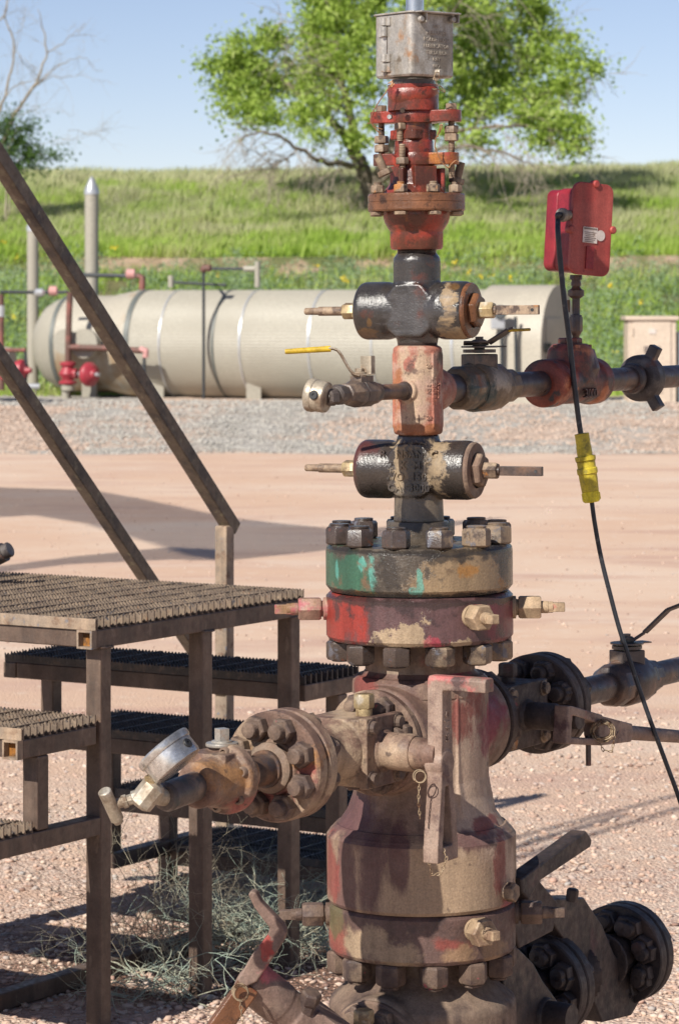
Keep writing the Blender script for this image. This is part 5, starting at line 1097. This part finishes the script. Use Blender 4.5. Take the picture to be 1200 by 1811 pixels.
b = MB(); b.cyl(tp(455,508,-1.1), tp(455,462,-1.1), .05, 16); b.cyl(tp(452,475,-1.1), tp(432,475,-1.1), .05, 16); b.build('vent_cap', M['tank_plain'], tank)
b = MB(); b.cyl(tp(302,508,-.9), tp(302,487,-.9), .05, 16); b.build('vent_cap', M['tank_plain'], tank); pipes(tank, 'vent_pipe', 'bg_dark', [[(306,499),(400,504)]], .025, -1.3)
pipes(tank, 'fuel_line', 'bg_dark', [[(140,486),(200,487),(250,488),(252,512)]], .04, -1.1)
pipes(tank, 'fuel_line', 'bg_pipe', [[(242,487),(252,490),(251,512)]], .06, -1.1)
b = MB(); b.lathe([(.0,-.1),(.09,-.07),(.09,.07),(0,.1)], fr(tp(231,484,-1.1), (1,0,0)), 20); b.build('pink_union', M['bg_pink'], tank)
pipes(tank, 'level_pipe', 'bg_pipe', [[(124,516),(122,560),(121,600),(120,650),(120,705)],[(121,614),(210,616),(250,620)]], .055, .35)
pipes(tank, 'level_pipe', 'bg_dark', [[(215,617),(250,617),(255,622),(255,668)],[(100,517),(120,516)]], .03, .35)
b = MB(); b.tube([tp(248,617,.35),tp(258,620,.35),tp(257,632,.35)], .055, 10); b.build('pink_union', M['bg_pink'], tank)
b = MB(); q = tp(120,661,.45); b.lathe([(.08,-.2),(.16,-.17),(.16,-.13),(.10,-.11),(.16,0),(.10,.12),(.14,.15),(.14,.2),(.08,.22)], Matrix.Translation(q), 24); b.cyl(q, tp(136,661,.45), .09, 20)
b.build('red_valve', M['bg_red'], tank)
def actuator(parent, px, py, out=.5, s=1.0):
    q = tp(px, py, out); b = MB(); A = fr(q, Td*.9+Nf*.35)
    b.lathe([(.05*s,-.2*s),(.08*s,-.1*s),(.19*s,-.06*s),(.215*s,-.02*s),(.215*s,.02*s),(.19*s,.06*s),(.09*s,.11*s),(.07*s,.16*s),(.0,.17*s)], A, 32); o = b.build('red_actuator', M['bg_red'], parent)
    b = MB(); b.lathe([(.035*s,.15*s),(.035*s,.24*s)], A, 16); b.lathe([(.05*s,-.34*s),(.05*s,-.19*s)], A, 16); b.build('actuator_stem', M['band'], o)
actuator(tank, 158, 662)
b = MB(); b.cyl(tp(116,705,.5), tp(116,680,.5), .07, 14); b.cyl(tp(120,690,.5), tp(120,682,.5), .12, 14); b.build('pipe_foot', M['tank_plain'], tank)
# right end instruments seen behind the plug valve
pipes(tank, 'instrument_pipe', 'bg_dark', [[(887,700),(887,560)],[(911,560),(913,690)]], .03, .18)
b = MB(); b.box(tuple(tp(880,565,.2)), .12, .05, .16); b.build('instrument_case', M['band'], tank, bevel=.02)
b = MB(); q = tp(884,552,.25); b.lathe([(.11,-.03),(.12,0),(.11,.03)], fr(q, (-.3,-1,.1)), 24); b.build('round_gauge', M['bg_dark'], tank)
# stacks behind
for px, ytop, r_, lab, dd in ((162,340,.128,'right one of two tall beige stacks, with a silver cone cap',3.0),(58,405,.105,'left beige stack partly behind the handrail',2.0)):
    y = CY+53.5+dd; q = P(px, ytop, y); g_ = gz(q.x,y); s = thing('vent_stack', (q.x,y,g_), lab, 'stack', 'beige stacks behind the tank')
    b = MB(); b.cyl((q.x,y,g_), q, r_, 32); b.build('stack_pipe', M['tank_plain'], s)
    b = MB(); b.lathe([(r_*1.08,-.04),(r_*1.1,.03),(r_*.75,.14),(r_*.35,.26),(.0,.31)], Matrix.Translation(q), 32); b.build('cone_cap', M['band'], s)
# second, smaller vessel at the left edge
q = P(20, 640, CY+52); ves = thing('separator_vessel', (q.x,q.y,gz(q.x,q.y)), 'small beige vessel with red actuator and pipes at the left edge', 'vessel')
A = fr(P(-75,636,CY+52.4), (.97,-.25,0)); b = MB(); b.lathe([(.28,-1.2),(.28,.55),(.31,.56),(.31,.62),(.28,.63),(.28,.68),(.31,.69),(.31,.74),(.24,.75),(.22,.98),(.2,1.0)], A, 36); b.build('shell', M['tank_plain'], ves)
b = MB(); pq = lambda x,y: P(x,y,CY+51.3)
for s in ([(2,520),(2,600),(3,690)],): b.tube([pq(*c) for c in s], .05, 10)
b.tube([pq(0,619),(pq(45,619))], .035, 10); b.build('level_pipe', M['bg_pipe'], ves)
b = MB(); b.tube([pq(0,516),pq(100,517)], .03, 10); b.build('vent_pipe', M['bg_dark'], ves); b = MB(); b.tube([pq(30,620),pq(44,619),pq(46,640),pq(44,702)], .03, 10); b.build('drain_pipe', M['bg_dark'], ves)
b = MB(); b.lathe([(0,-.09),(.08,-.06),(.08,.06),(0,.09)], fr(pq(94,514), (1,0,0)), 20); b.build('pink_union', M['bg_pink'], ves)
b = MB(); b.lathe([(.03,-.09),(.07,-.05),(.07,.05),(.03,.09)], fr(pq(70,517), (1,0,0)), 20); b.tube([pq(48,683),pq(70,683)], .05, 10); b.tube([pq(2,540),pq(2,560)], .06, 10); b.build('silver_fitting', M['band'], ves)
b = MB(); A = fr(pq(37,655), (.9,-.4,0)); b.lathe([(.05,-.3),(.05,-.12),(.17,-.06),(.19,0),(.17,.06),(.06,.10),(.04,.2)], A, 28); b.lathe([(.09,-.1),(.11,0),(.09,.1)], Matrix.Translation(pq(10,660)), 20); b.build('red_actuator', M['bg_red'], ves)
# cabinet at the right
q = P(1165, 700, CY+52); cab_ = thing('equipment_cabinet', (q.x, q.y, gz(q.x,q.y)), 'beige metal cabinet at the right edge behind the pipe', 'cabinet')
z0 = gz(q.x,q.y)-.05; z1 = P(0,566,CY+51.5).z; xa = P(1110,0,CY+51.5).x; xb = P(1195,0,CY+51.5).x; yc = CY+51.5
b = MB(); b.box(((xa+xb)/2, yc+.4, (z0+z1)/2), (xb-xa)/2, .4, (z1-z0)/2); bod = b.build('cabinet_body', M['cab'], cab_, bevel=.01)
b = MB(); b.box(((xa+xb)/2+.0, yc+.4, z1+.035), (xb-xa)/2+.045, .45, .035); b.build('cabinet_top', M['cab'], cab_, bevel=.01)
b = MB(); b.box(((xa+xb)/2, yc-.012, (z0+z1)/2), (xb-xa)/2-.09, .012, (z1-z0)/2-.03); cd = b.build('cabinet_door', M['cab'], cab_, bevel=.005)
b = MB(); zz = P(0,617,yc).z
for dx, w_ in ((-.11,.03),(-.05,.03),(.11,.012)): b.box(((xa+xb)/2+dx, yc-.035, zz), w_, .012, .05)
b.box(((xa+xb)/2+.05, yc-.035, zz), .05, .01, .01); b.build('latch', M['ink'], cd)
b = MB(); b.box(((xa+xb)/2, yc-.03, P(0,586,yc).z), .06, .006, .04); b.build('paper_label', M['sticker'], cd)
b = MB()
for k in range(2): b.cyl((xa+.075,yc-.03,z0+.35+k*(z1-z0-.6)), (xa+.075,yc-.03,z0+.47+k*(z1-z0-.6)), .018, 12)
b.build('hinge', M['cab'], cd)
b = MB()
for k in range(5): b.box(((xa+xb)/2, yc-.03, z0+.22+k*.045), .18, .008, .009)
b.build('louvre', M['cab'], cd)
b = MB(); b.box((xb+.10, yc+.3, (z0+z1)/2-.1), .06, .2, (z1-z0)/2-.1); b.build('side_panel', M['band'], cab_, bevel=.01)
# ------------------------------------------------------------------ vegetation
def cards(name, pts, size, mat_, r, up=0.0, asp=.5, parent=None):
    """leaf-shaped quads, each turned its own way"""
    n = len(pts); nrm = r.normal(size=(n,3)); nrm[:,2] = nrm[:,2]+up; nrm /= np.linalg.norm(nrm,axis=1)[:,None]
    t = r.normal(size=(n,3)); t -= nrm*(t*nrm).sum(1)[:,None]; t /= np.linalg.norm(t,axis=1)[:,None]; u = np.cross(nrm,t)
    s = size(r,n)[:,None]
    a = pts-t*s; b = pts+u*s*asp+nrm*s*.12; c = pts+t*s; d = pts-u*s*asp+nrm*s*.12
    co = np.stack([a,b,c,d],1).reshape(-1,3); off = OFF[parent.name] if parent else Vector((0,0,0))
    co = co-np.array(off)
    return link(name, mesh_np(name, co, np.arange(n*4), 4), mat_, parent, smooth=0)
LEAF = island_mat('cottonwood_leaves', [(.10,.16,.03),(.25,.37,.06),(.40,.53,.10),(.51,.62,.17),(.60,.66,.30)], rough=.55, trans=.45, spec=.4, noise_sc=1.6)
LEAFD = island_mat('dark_bush_leaves', [(.04,.08,.02),(.08,.15,.035),(.14,.22,.06)], rough=.6, trans=.3, noise_sc=2.0)
BARK = mat('grey_bark', (.16,.125,.095), [((.28,.23,.18), .55, 6, .1, {}), ((.1,.075,.055), .58, 9, .08, {})], rough=.9, bump=.5, bscale=20, bdist=.03)
TWIG = mat('pale_twigs', (.33,.28,.22), [((.2,.16,.12), .55, 6, .1, {})], rough=.9, bump=0)
TY = CY+90.0
def limb(b, pts, r0, r1, n=8, amp=.05): b.tube(wob(pts, amp, 5), r0, n, taper=r1)
tp_ = lambda x,y,dy=0: P(x,y,TY+dy)
base = tp_(660,345); base.z = gz(base.x, base.y)-.1
tree = thing('cottonwood_tree', base, 'broad leafy cottonwood with drooping bare twigs on the grassy bank', 'tree')
random.seed(11)
limbs = [
 ([base, tp_(652,320), tp_(640,296), tp_(625,268)], .26,.19),
 ([base+Vector((.2,0,0)), tp_(668,310,-.3), tp_(690,262,-.6), tp_(715,200,-.8), tp_(725,120,-1), tp_(718,30,-1)], .18,.06),
 ([tp_(625,268), tp_(600,226,.4), tp_(560,190,.8), tp_(520,160,1), tp_(480,130,1.2), tp_(430,112,1.2)], .17,.03),
 ([tp_(640,296), tp_(610,290,-1), tp_(570,285,-2), tp_(530,262,-2.6), tp_(480,235,-3), tp_(430,240,-3.2)], .11,.02),
 ([tp_(625,268), tp_(620,210,-.5), tp_(604,150,-.6), tp_(596,90,-.4), tp_(600,20,0), tp_(610,-60,0)], .15,.04),
 ([tp_(604,150,-.6), tp_(570,110,0), tp_(545,70,.5), tp_(530,30,1)], .08,.02),
 ([tp_(690,262,-.6), tp_(740,235,0), tp_(790,200,1), tp_(850,160,2), tp_(900,110,2.4), tp_(930,50,2.6)], .13,.03),
 ([tp_(790,200,1), tp_(850,205,.5), tp_(910,180,.2), tp_(980,160,0), tp_(1040,140,0)], .07,.015),
 ([tp_(740,235,0), tp_(800,232,-1), tp_(860,226,-1.6), tp_(910,222,-2), tp_(965,228,-2), tp_(1010,240,-2)], .08,.015),
 ([tp_(660,330), tp_(720,285,-1.5), tp_(790,262,-2.4), tp_(850,262,-3), tp_(905,275,-3), tp_(940,292,-3)], .09,.015),
 ([tp_(725,120,-1), tp_(760,80,-1.4), tp_(800,30,-1.6), tp_(820,-30,-1.6)], .07,.02),
 ([tp_(850,160,2), tp_(870,90,1.6), tp_(865,20,1.2), tp_(850,-40,1)], .06,.02),
 ([tp_(530,262,-2.6), tp_(500,285,-2.8), tp_(470,300,-3)], .03,.01)]
b = MB(); L_ = []
for pts, r0, r1 in limbs: limb(b, pts, r0, r1, 8, .05); L_ += [Vector(p) for p in pts[1:]]
b.build('trunk', BARK, tree, smooth=60)
def clump_pts(r, specs, Yc):
    out = []
    for (px, py, rx, ry, n, dy) in specs:
        c = np.array(P(px,py,Yc+dy)); sc = (Yc+dy-CY)/F
        k = max(4, int(n/55)); sub = r.normal(size=(k,3)); sub /= np.maximum(1, np.linalg.norm(sub,axis=1)[:,None]/1.0); sub *= r.uniform(.35,1,(k,1))
        for j in range(k):
            cc = c+sub[j]*np.array([rx*sc, (rx+ry)*.5*sc, ry*sc]); m = int(n/k*r.uniform(.5,1.5))
            q = r.normal(size=(m,3)); q *= (np.abs(r.normal(.75,.25,(m,1)))/np.linalg.norm(q,axis=1)[:,None])
            out.append(cc+q*np.array([.36,.40,.22])*r.uniform(.4,1.3)+(r.normal(size=(m,3))*.30)*(r.uniform(0,1,(m,1))<.4))
    return np.concatenate(out)
specs = [ # photo place, radii, leaves, depth
 (430,95,42,38,1700,1.2),(480,70,40,28,1100,1.4),(400,140,34,34,1000,1.2),(372,118,14,14,220,1.0),(450,150,45,35,1500,1.0),(500,130,45,40,1500,1.5),(420,190,30,24,700,.5),(470,200,38,26,800,0),(540,195,40,28,900,-1),(560,60,30,40,1100,.5),(590,30,45,45,1900,.2),(640,10,60,40,2200,0),(600,100,40,45,1500,-.4),(560,150,38,40,1200,0),(640,70,35,50,1200,-.8),(650,140,30,40,900,-1),(700,60,40,60,1300,-1),(600,180,34,26,700,-.5),(660,210,24,24,350,-1),
 (560,0,30,30,800,.4),(700,-30,80,30,1500,0),(840,20,45,45,1700,1),(830,90,42,40,1500,.5),(880,60,38,38,1200,1.2),(930,30,40,38,1400,2.4),(960,70,34,26,800,2.2),(880,130,46,36,1500,1.2),(940,110,40,30,1100,1),(1000,105,36,26,900,.4),(1045,122,20,16,320,0),(1000,150,40,26,900,0),(950,165,44,26,1100,.4),(980,215,48,24,1100,-1.6),(1020,225,24,22,500,-2),(930,205,40,22,800,-1.4),(870,180,42,30,900,.2),(830,150,34,34,800,0),(830,200,30,24,500,-.6),(905,-10,50,30,900,1.5),(770,0,50,30,1100,-1.2),(1005,60,18,14,200,1.5),(960,15,22,16,350,2.4),(1020,245,16,12,180,-2),(800,110,34,46,1200,-.5),(770,180,30,34,800,-.8),(740,120,34,50,1000,-1),(810,20,34,40,1000,-.6),(630,240,26,20,500,-1),(560,110,30,40,800,.2),(850,245,30,16,350,-1.8),(1005,262,26,12,300,-2.2),(960,250,30,12,350,-2),(560,235,30,14,350,-1.6),(790,240,24,16,300,-1.5)]
r = np.random.default_rng(5); specs = [(a,b_,c*1.10,d*1.10,int(n*1.3),e) for a,b_,c,d,n,e in specs]
lp = clump_pts(r, specs, TY)
cards('crown', lp, lambda r,n: r.uniform(.035,.092,n), LEAF, r, up=.3, asp=.62, parent=tree)
# bare twigs through and under the crown
b = MB(); random.seed(5)
def twigs(b, p, d, L, r0, depth, droop=.25, n=4):
    pts = [p]; q = p.copy(); dd = d.normalized()
    for i in range(n):
        dd = (dd+Vector([random.uniform(-.35,.35) for _ in range(3)])+Vector((0,0,-droop*.3))).normalized(); q = q+dd*(L/n); pts.append(q.copy())
    b.tube(pts, r0, 4, taper=r0*.45, caps=False)
    if depth:
        for k in range(random.randint(2,3)): i = random.randint(1,n); twigs(b, pts[i], (dd+Vector([random.uniform(-.9,.9) for _ in range(3)])).normalized(), L*.65, r0*.6, depth-1, droop, n)
for pts, r0, r1 in limbs:
    for k in range(13):
        i = random.randint(1, len(pts)-1); p = pts[i-1].lerp(pts[i], random.random()); out = (p-tp_(660,230)); out.z *= .5
        twigs(b, p, out.normalized()+Vector([random.uniform(-.8,.8) for _ in range(3)]), random.uniform(.7,1.8), .018, 2)
for (x,y,dy) in ((430,240,-3.2),(470,270,-3),(500,285,-2.8),(560,285,-2),(850,262,-3),(905,275,-3),(940,292,-3),(800,262,-2.4),(960,240,-2),(1000,240,-2),(900,240,-2.5),(540,262,-2.6),(600,290,-1),(760,280,-2)):
    for k in range(5): twigs(b, tp_(x+random.uniform(-12,12),y,dy), Vector((random.uniform(-1,1)+(.5 if x>700 else -.5), random.uniform(-.4,.4), random.uniform(-.9,.05))), random.uniform(.6,1.4), .014, 2, .5)
b.build('twigs', TWIG, tree, smooth=0)
# left tree: bare grey branches, and a leafy bush below it
TY2 = CY+88.0; t2 = lambda x,y,dy=0: P(x,y,TY2+dy)
base2 = t2(-40,330); base2.z = gz(base2.x, base2.y)-.1
bare = thing('bare_tree', base2, 'nearly leafless grey tree reaching in from the left edge', 'tree')
b = MB(); random.seed(9)
bl = [([base2, t2(-20,290), t2(3,255), t2(25,205), t2(50,165), t2(70,130), t2(82,90), t2(76,50), t2(68,15)], .10,.012),
 ([t2(-20,290), t2(-12,220), t2(2,190), t2(14,150), t2(25,80), t2(10,30), t2(14,-20)], .08,.015),
 ([t2(50,165), t2(75,140), t2(95,122), t2(125,105), t2(150,102), t2(165,118)], .03,.008),
 ([t2(82,92), t2(105,80), t2(130,60), t2(150,45)], .025,.006), ([t2(-10,205), t2(22,155), t2(50,145), t2(66,140)], .03,.01),
 ([t2(25,205), t2(55,195), t2(70,190)], .02,.006), ([t2(66,150), t2(90,136), t2(120,137), t2(150,130)], .02,.005), ([t2(25,80), t2(38,105), t2(40,125)], .015,.005),
 ([t2(14,150), t2(28,82), t2(36,50)], .02,.006), ([t2(-10,45), t2(8,25), t2(12,-5)], .03,.01)]
for pts, r0, r1 in bl:
    limb(b, pts, r0*.8, r1*.7, 6, .03)
    for k in range(6):
        i = random.randint(1, len(pts)-1); p = pts[i-1].lerp(pts[i], random.random()); twigs(b, p, (pts[i]-pts[i-1]).normalized()+Vector([random.uniform(-.9,.9) for _ in range(3)]), random.uniform(.4,1.1), .006, 2, -.1)
for (x,y) in ((100,255),(130,250),(150,240),(160,225)): twigs(b, t2(x-40,y+5), Vector((1,0,.1)), 1.2, .01, 2, 0)
b.build('trunk', TWIG, bare, smooth=60)
bb = t2(10,318); bb.z = gz(bb.x,bb.y)-.1
bush = thing('leafy_shrub', bb, 'dark green leafy shrub under the bare branches at the left edge', 'shrub')
sp = [(8,225,22,22,420,0),(30,235,26,18,420,0),(52,222,22,10,240,0),(20,262,30,22,520,0),(55,262,28,16,400,0),(85,275,22,10,260,0),(60,288,26,8,260,0),(30,295,24,12,300,0),(120,275,8,6,40,0),(-25,250,40,40,800,0),(15,205,10,8,80,0),(-10,300,40,20,500,0)]
lp = clump_pts(np.random.default_rng(8), sp, TY2); r = np.random.default_rng(9)
cards('crown', lp, lambda r,n: r.uniform(.035,.065,n), LEAFD, r, up=.2, asp=.6, parent=bush)
b = MB(); limb(b, [bb, t2(14,280), t2(22,245), t2(40,228)], .04,.01, 6,.02); limb(b, [bb, t2(30,290), t2(60,272), t2(90,275)], .03,.008, 6,.02); b.build('stem', TWIG, bush, smooth=60)
# ------------------------------------------------------------------ grass of the bank
def blades(name, n, region, hgt, wid, mat_, seed, lean=.35, per=3):
    r = np.random.default_rng(seed); xy = region(r, n); n = len(xy)
    z = np.array([gz(x,y) for x,y in xy]); pts = np.column_stack([xy, z]); co = []
    for k in range(per):
        base = pts+np.column_stack([r.normal(0,.12,(n,2)), np.full(n,-.03)])
        h = hgt(r,n,xy)[:,None]; a = r.uniform(0,2*math.pi,n); side = np.column_stack([np.cos(a), np.sin(a), np.zeros(n)])
        ln = np.column_stack([r.normal(.10,lean*.55,n), r.normal(0,lean*.55,n), np.ones(n)]); ln /= np.linalg.norm(ln,axis=1)[:,None]
        w = wid(r,n)[:,None]; mid = base+ln*h*.6; ben = ln+np.column_stack([r.normal(.12,.2,(n,1)), r.normal(0,.2,(n,1)), np.full((n,1),-.12)])
        tip = mid+ben*h*.4
        co.append(np.stack([base-side*w, base+side*w, mid+side*w*.8, tip, mid-side*w*.8],1))
    co = np.concatenate(co).reshape(-1,3); return link(name, mesh_np(name, co, np.arange(len(co)), 5), mat_, None, smooth=0)
def wedge_region(d0, d1, m=60):
    def f(r, n):
        d = r.uniform(d0, d1, n); return np.column_stack([CX+r.uniform(-(600+m),(600+m),n)*d/F, CY+d])
    return f
GR1 = island_mat('bright_grass', [(.20,.34,.05),(.33,.50,.07),(.43,.60,.10),(.52,.64,.17),(.60,.62,.30),(.46,.44,.22)], rough=.6, trans=.5, noise_sc=.35)
GR2 = island_mat('seeding_grass', [(.38,.44,.18),(.52,.58,.26),(.63,.64,.36),(.72,.68,.47),(.50,.60,.24)], rough=.7, trans=.48, noise_sc=.35)
WD = island_mat('grey_green_weeds', [(.09,.15,.055),(.17,.26,.11),(.26,.36,.19),(.35,.43,.27),(.25,.36,.12)], rough=.7, trans=.3, noise_sc=.55)
o = blades('meadow_grass', 42000, wedge_region(80.3, 95), lambda r,n,xy: r.uniform(.2,.5,n)*np.array([1+.7*mnoise.noise(Vector((a*.7,c*.7,1))) for a,c in xy]), lambda r,n: r.uniform(.006,.015,n), GR1, 31); tag(o, 'bright green grass on the upper slope of the bank', 'grass', kind='stuff')
o = blades('seeding_grass', 42000, wedge_region(85, 103), lambda r,n,xy: r.uniform(.25,.58,n)*np.array([1+.4*mnoise.noise(Vector((a*.5,c*.5,1))) for a,c in xy]), lambda r,n: r.uniform(.005,.012,n), GR2, 32); tag(o, 'pale seeding grass along the crest of the bank', 'grass', kind='stuff')
def weedreg(r, n):
    d = r.uniform(56, 79.6, n); x = CX+r.uniform(-660,660,n)*d/F; k = np.array([mnoise.noise(Vector((a*.45, b_*.45, 7))) for a,b_ in zip(x,d)])
    keep = (k > -.28)&(d < 77.3+.8*np.sin(x*.9))|(d<66); return np.column_stack([x, CY+d])[keep]
r = np.random.default_rng(41); xy = weedreg(r, 4200); cl = []
for (x,y) in xy:
    hgt = .16+.62*r.uniform(0,1)**1.5*(1.0+1.3*mnoise.noise(Vector((x*.5,y*.5,2)))); m = int(14+44*hgt); q = r.normal(size=(m,3))*np.array([.16,.16,.0]); q[:,2] = hgt*r.uniform(0,1,m)**.8; q[:,:2] *= (1.2-q[:,2:3]/max(hgt,.1)*.7)
    cl.append(q+np.array([x,y,gz(x,y)]))
o = cards('weeds', np.concatenate(cl), lambda r,n: r.uniform(.022,.05,n), WD, r, up=.3, asp=.45); tag(o, 'grey-green weeds covering the lower slope behind the tank', 'weeds', kind='stuff')
o = blades('weed_grass', 14000, lambda r,n: weedreg(r,n), lambda r,n,xy: r.uniform(.15,.5,n), lambda r,n: r.uniform(.008,.018,n), GR1, 33); tag(o, 'green grass mixed among the weeds of the lower slope', 'grass', kind='stuff')
o = blades('verge_grass', 2500, lambda r,n: np.column_stack([r.uniform(-7,7,n), r.uniform(48.5,51,n)]), lambda r,n,xy: r.uniform(.08,.3,n), lambda r,n: r.uniform(.006,.014,n), GR1, 34); tag(o, 'low green grass at the foot of the bank behind the tank', 'grass', kind='stuff')
YF = mat('yellow_petals', (.75,.58,.03), [], rough=.6, bump=0)
r = np.random.default_rng(51); fl_ = [(7,427),(29,456),(200,436),(385,487),(608,493),(617,496),(868,488),(848,487),(803,465),(900,490),(828,480),(1085,622),(1135,535),(1080,505),(1050,476),(690,520),(702,449),(560,470),(25,560),(300,520)]
pts = []
for px,py in fl_:
    d = 62.0
    for _ in range(40):
        z = gz(CX+(px-600)*d/F, CY+d)+.5; d2 = F*(H-z)/(py-540) if abs(py-540) > 4 else d
        if not (56 < d2 < 80): d2 = min(79.5,max(57,d2))
        d = d*.7+d2*.3
    c = P(px, py, CY+d-.3); pts.append(c)
cc = np.concatenate([np.array(c)+r.normal(0,.028,(9,3)) for c in pts]); o = cards('yellow_flowers', cc, lambda r,n: r.uniform(.018,.03,n), YF, r, asp=.8); tag(o, 'tiny yellow flowers dotted through the weeds', 'flowers', kind='stuff')
# ------------------------------------------------------------------ dry bushes by the platform
SAGE = mat('pale_sage_twig', (.40,.40,.30), [((.27,.34,.28), .5, 8, .1, {}), ((.36,.29,.2), .6, 10, .08, {})], rough=.9, bump=0)
DRYT = mat('dry_brown_twig', (.21,.18,.13), [((.36,.32,.23), .55, 8, .1, {})], rough=.9, bump=0)
def shrub(name, px, py, m, label, n, L, r0, seed, flat=.5, spread=1.0, depth=2):
    g = ground_pt(px, py); g.z = gz(g.x,g.y); s = thing(name, g, label, 'bush', 'dry bushes beside the platform legs'); random.seed(seed); b = MB()
    for k in range(n):
        a = random.uniform(0,6.28); d = Vector((math.cos(a)*spread, math.sin(a)*spread, random.uniform(.08,1)*flat+.1)); o_ = g+Vector((random.gauss(0,.09)*spread, random.gauss(0,.09)*spread, random.uniform(0,.05)))
        twigs(b, o_, d.normalized(), random.uniform(.5,1)*L, r0, depth, .12, 6)
    b.build('twigs', m, s, smooth=0); return s
shrub('dry_bush', 460, 1690, SAGE, 'dense pale bush between the two posts beside the red ring', 66, .35, .0024, 1, flat=.9, spread=1.0, depth=3)
shrub('dry_bush', 300, 1760, SAGE, 'low pale-green sprawling bush right of the front post', 36, .27, .0022, 2, flat=.45, depth=3)
shrub('dry_bush', 272, 1720, DRYT, 'thin tall brown bush between the front post and the next', 26, .42, .0016, 3, flat=2.2, spread=.7, depth=3)
shrub('dry_bush', 560, 1660, SAGE, 'small bluish bush just left of the wellhead foot', 60, .26, .0022, 4, flat=.6, depth=3)
# ------------------------------------------------------------------ slatted slabs and rods added out of view at left to throw long shadows
def lift(px, py, h): g = ground_pt(px, py); return g+SUNH*(h/math.tan(SUN_EL))+Vector((0,0,h))
caster = thing('shadow_caster', lift(200,930,0), 'large pumping unit whose shadow falls across the dirt yard', 'pumping unit')
def slab(poly, h, th=.006, per=.085, wd=.049):
    b = MB(); q = [lift(x,y,h) for x,y in poly]; y = min(p.y for p in q)+per/2
    while y < max(p.y for p in q):
        xs_ = sorted(a.x+(c.x-a.x)*(y-a.y)/(c.y-a.y) for a, c in zip(q, q[1:]+q[:1]) if (a.y-y)*(c.y-y) < 0)
        for x0, x1 in zip(xs_[::2], xs_[1::2]): b.box(((x0+x1)/2, y, h+G), (x1-x0)/2, wd/2, th/2)
        y += per
    return b
slab([(-300,852),(165,867),(260,884),(410,916),(610,938),(760,925),(900,913),(760,938),(620,968),(400,992),(330,982),(285,966),(150,926),(60,911),(-300,932)], 7.2).build('walking_beam', M['steel'], caster)  # unseen slats cut to the outline of the yard's broad shadow
slab([(-300,1016),(0,1001),(130,984),(300,968),(400,972),(400,992),(300,990),(130,998),(0,1012),(-300,1030)], 6.0).build('counterweight', M['steel'], caster)  # second unseen slab, shaped for the nearer shadow strip
b = MB(); b.bar(lift(-300,900,0), lift(-300,900,7.1), .4, .4); b.bar(lift(-120,880,0), lift(-300,900,7.1), .3, .3); b.build('support', M['steel'], caster)
b = MB()
for a_, c_ in (((850,1500),(1210,1402)),((860,1535),(1215,1425)),((880,1510),(1100,1442))):
    b.bar(lift(*a_,4.2), lift(*c_,4.9), .03, .03)
b.build('tie_rods', M['steel'], caster)  # unseen rods added for the thin shadow lines at right
# ------------------------------------------------------------------ sky, sun, camera
w = bpy.data.worlds.new('World'); SC.world = w; w.use_nodes = True; nt = w.node_tree
bg = nt.nodes['Background']; sk = nt.nodes.new('ShaderNodeTexSky'); sk.sky_type = 'NISHITA'; sk.sun_disc = False
sk.sun_elevation = SUN_EL; sk.sun_rotation = math.atan2(SUNH.x, SUNH.y); sk.altitude = 3000; sk.air_density = 1.0; sk.dust_density = .75; sk.ozone_density = 3.0
tn = nd(nt,'ShaderNodeMix', data_type='RGBA', blend_type='MULTIPLY'); tn.inputs[0].default_value = 1; tn.inputs[7].default_value = (1.15,.935,.875,1); nt.links.new(sk.outputs[0], tn.inputs[6]); nt.links.new(tn.outputs[2], bg.inputs[0]); bg.inputs[1].default_value = .089
sun = bpy.data.lights.new('sun', 'SUN'); sun.energy = 4.75; sun.angle = R(.53); sun.color = (1.0,.95,.86)
so = bpy.data.objects.new('sun', sun); COL.objects.link(so)
sv = Vector((SUNH.x*math.cos(SUN_EL), SUNH.y*math.cos(SUN_EL), math.sin(SUN_EL))); so.rotation_euler = sv.to_track_quat('Z','Y').to_euler()
cam = bpy.data.cameras.new('camera'); co_ = bpy.data.objects.new('camera', cam); COL.objects.link(co_); SC.camera = co_
co_.location = (CX, CY, H); co_.rotation_euler = (R(90),0,0); cam.sensor_fit = 'HORIZONTAL'; cam.sensor_width = 36; cam.lens = 36*F/1200; cam.shift_y = -365.5/1200
cam.clip_end = 6000; cam.clip_start = .1
cam.dof.use_dof = True; cam.dof.focus_distance = -CY+.05; cam.dof.aperture_fstop = 19
SC.view_settings.view_transform = 'Standard'; SC.view_settings.look = 'None'; SC.view_settings.exposure = .44; SC.view_settings.gamma = 1
SC.render.resolution_x = 678; SC.render.resolution_y = 1024
SC.cycles.max_bounces = 6; SC.cycles.use_denoising = True
for m_ in list(bpy.data.meshes):
    if m_.users == 0: bpy.data.meshes.remove(m_)
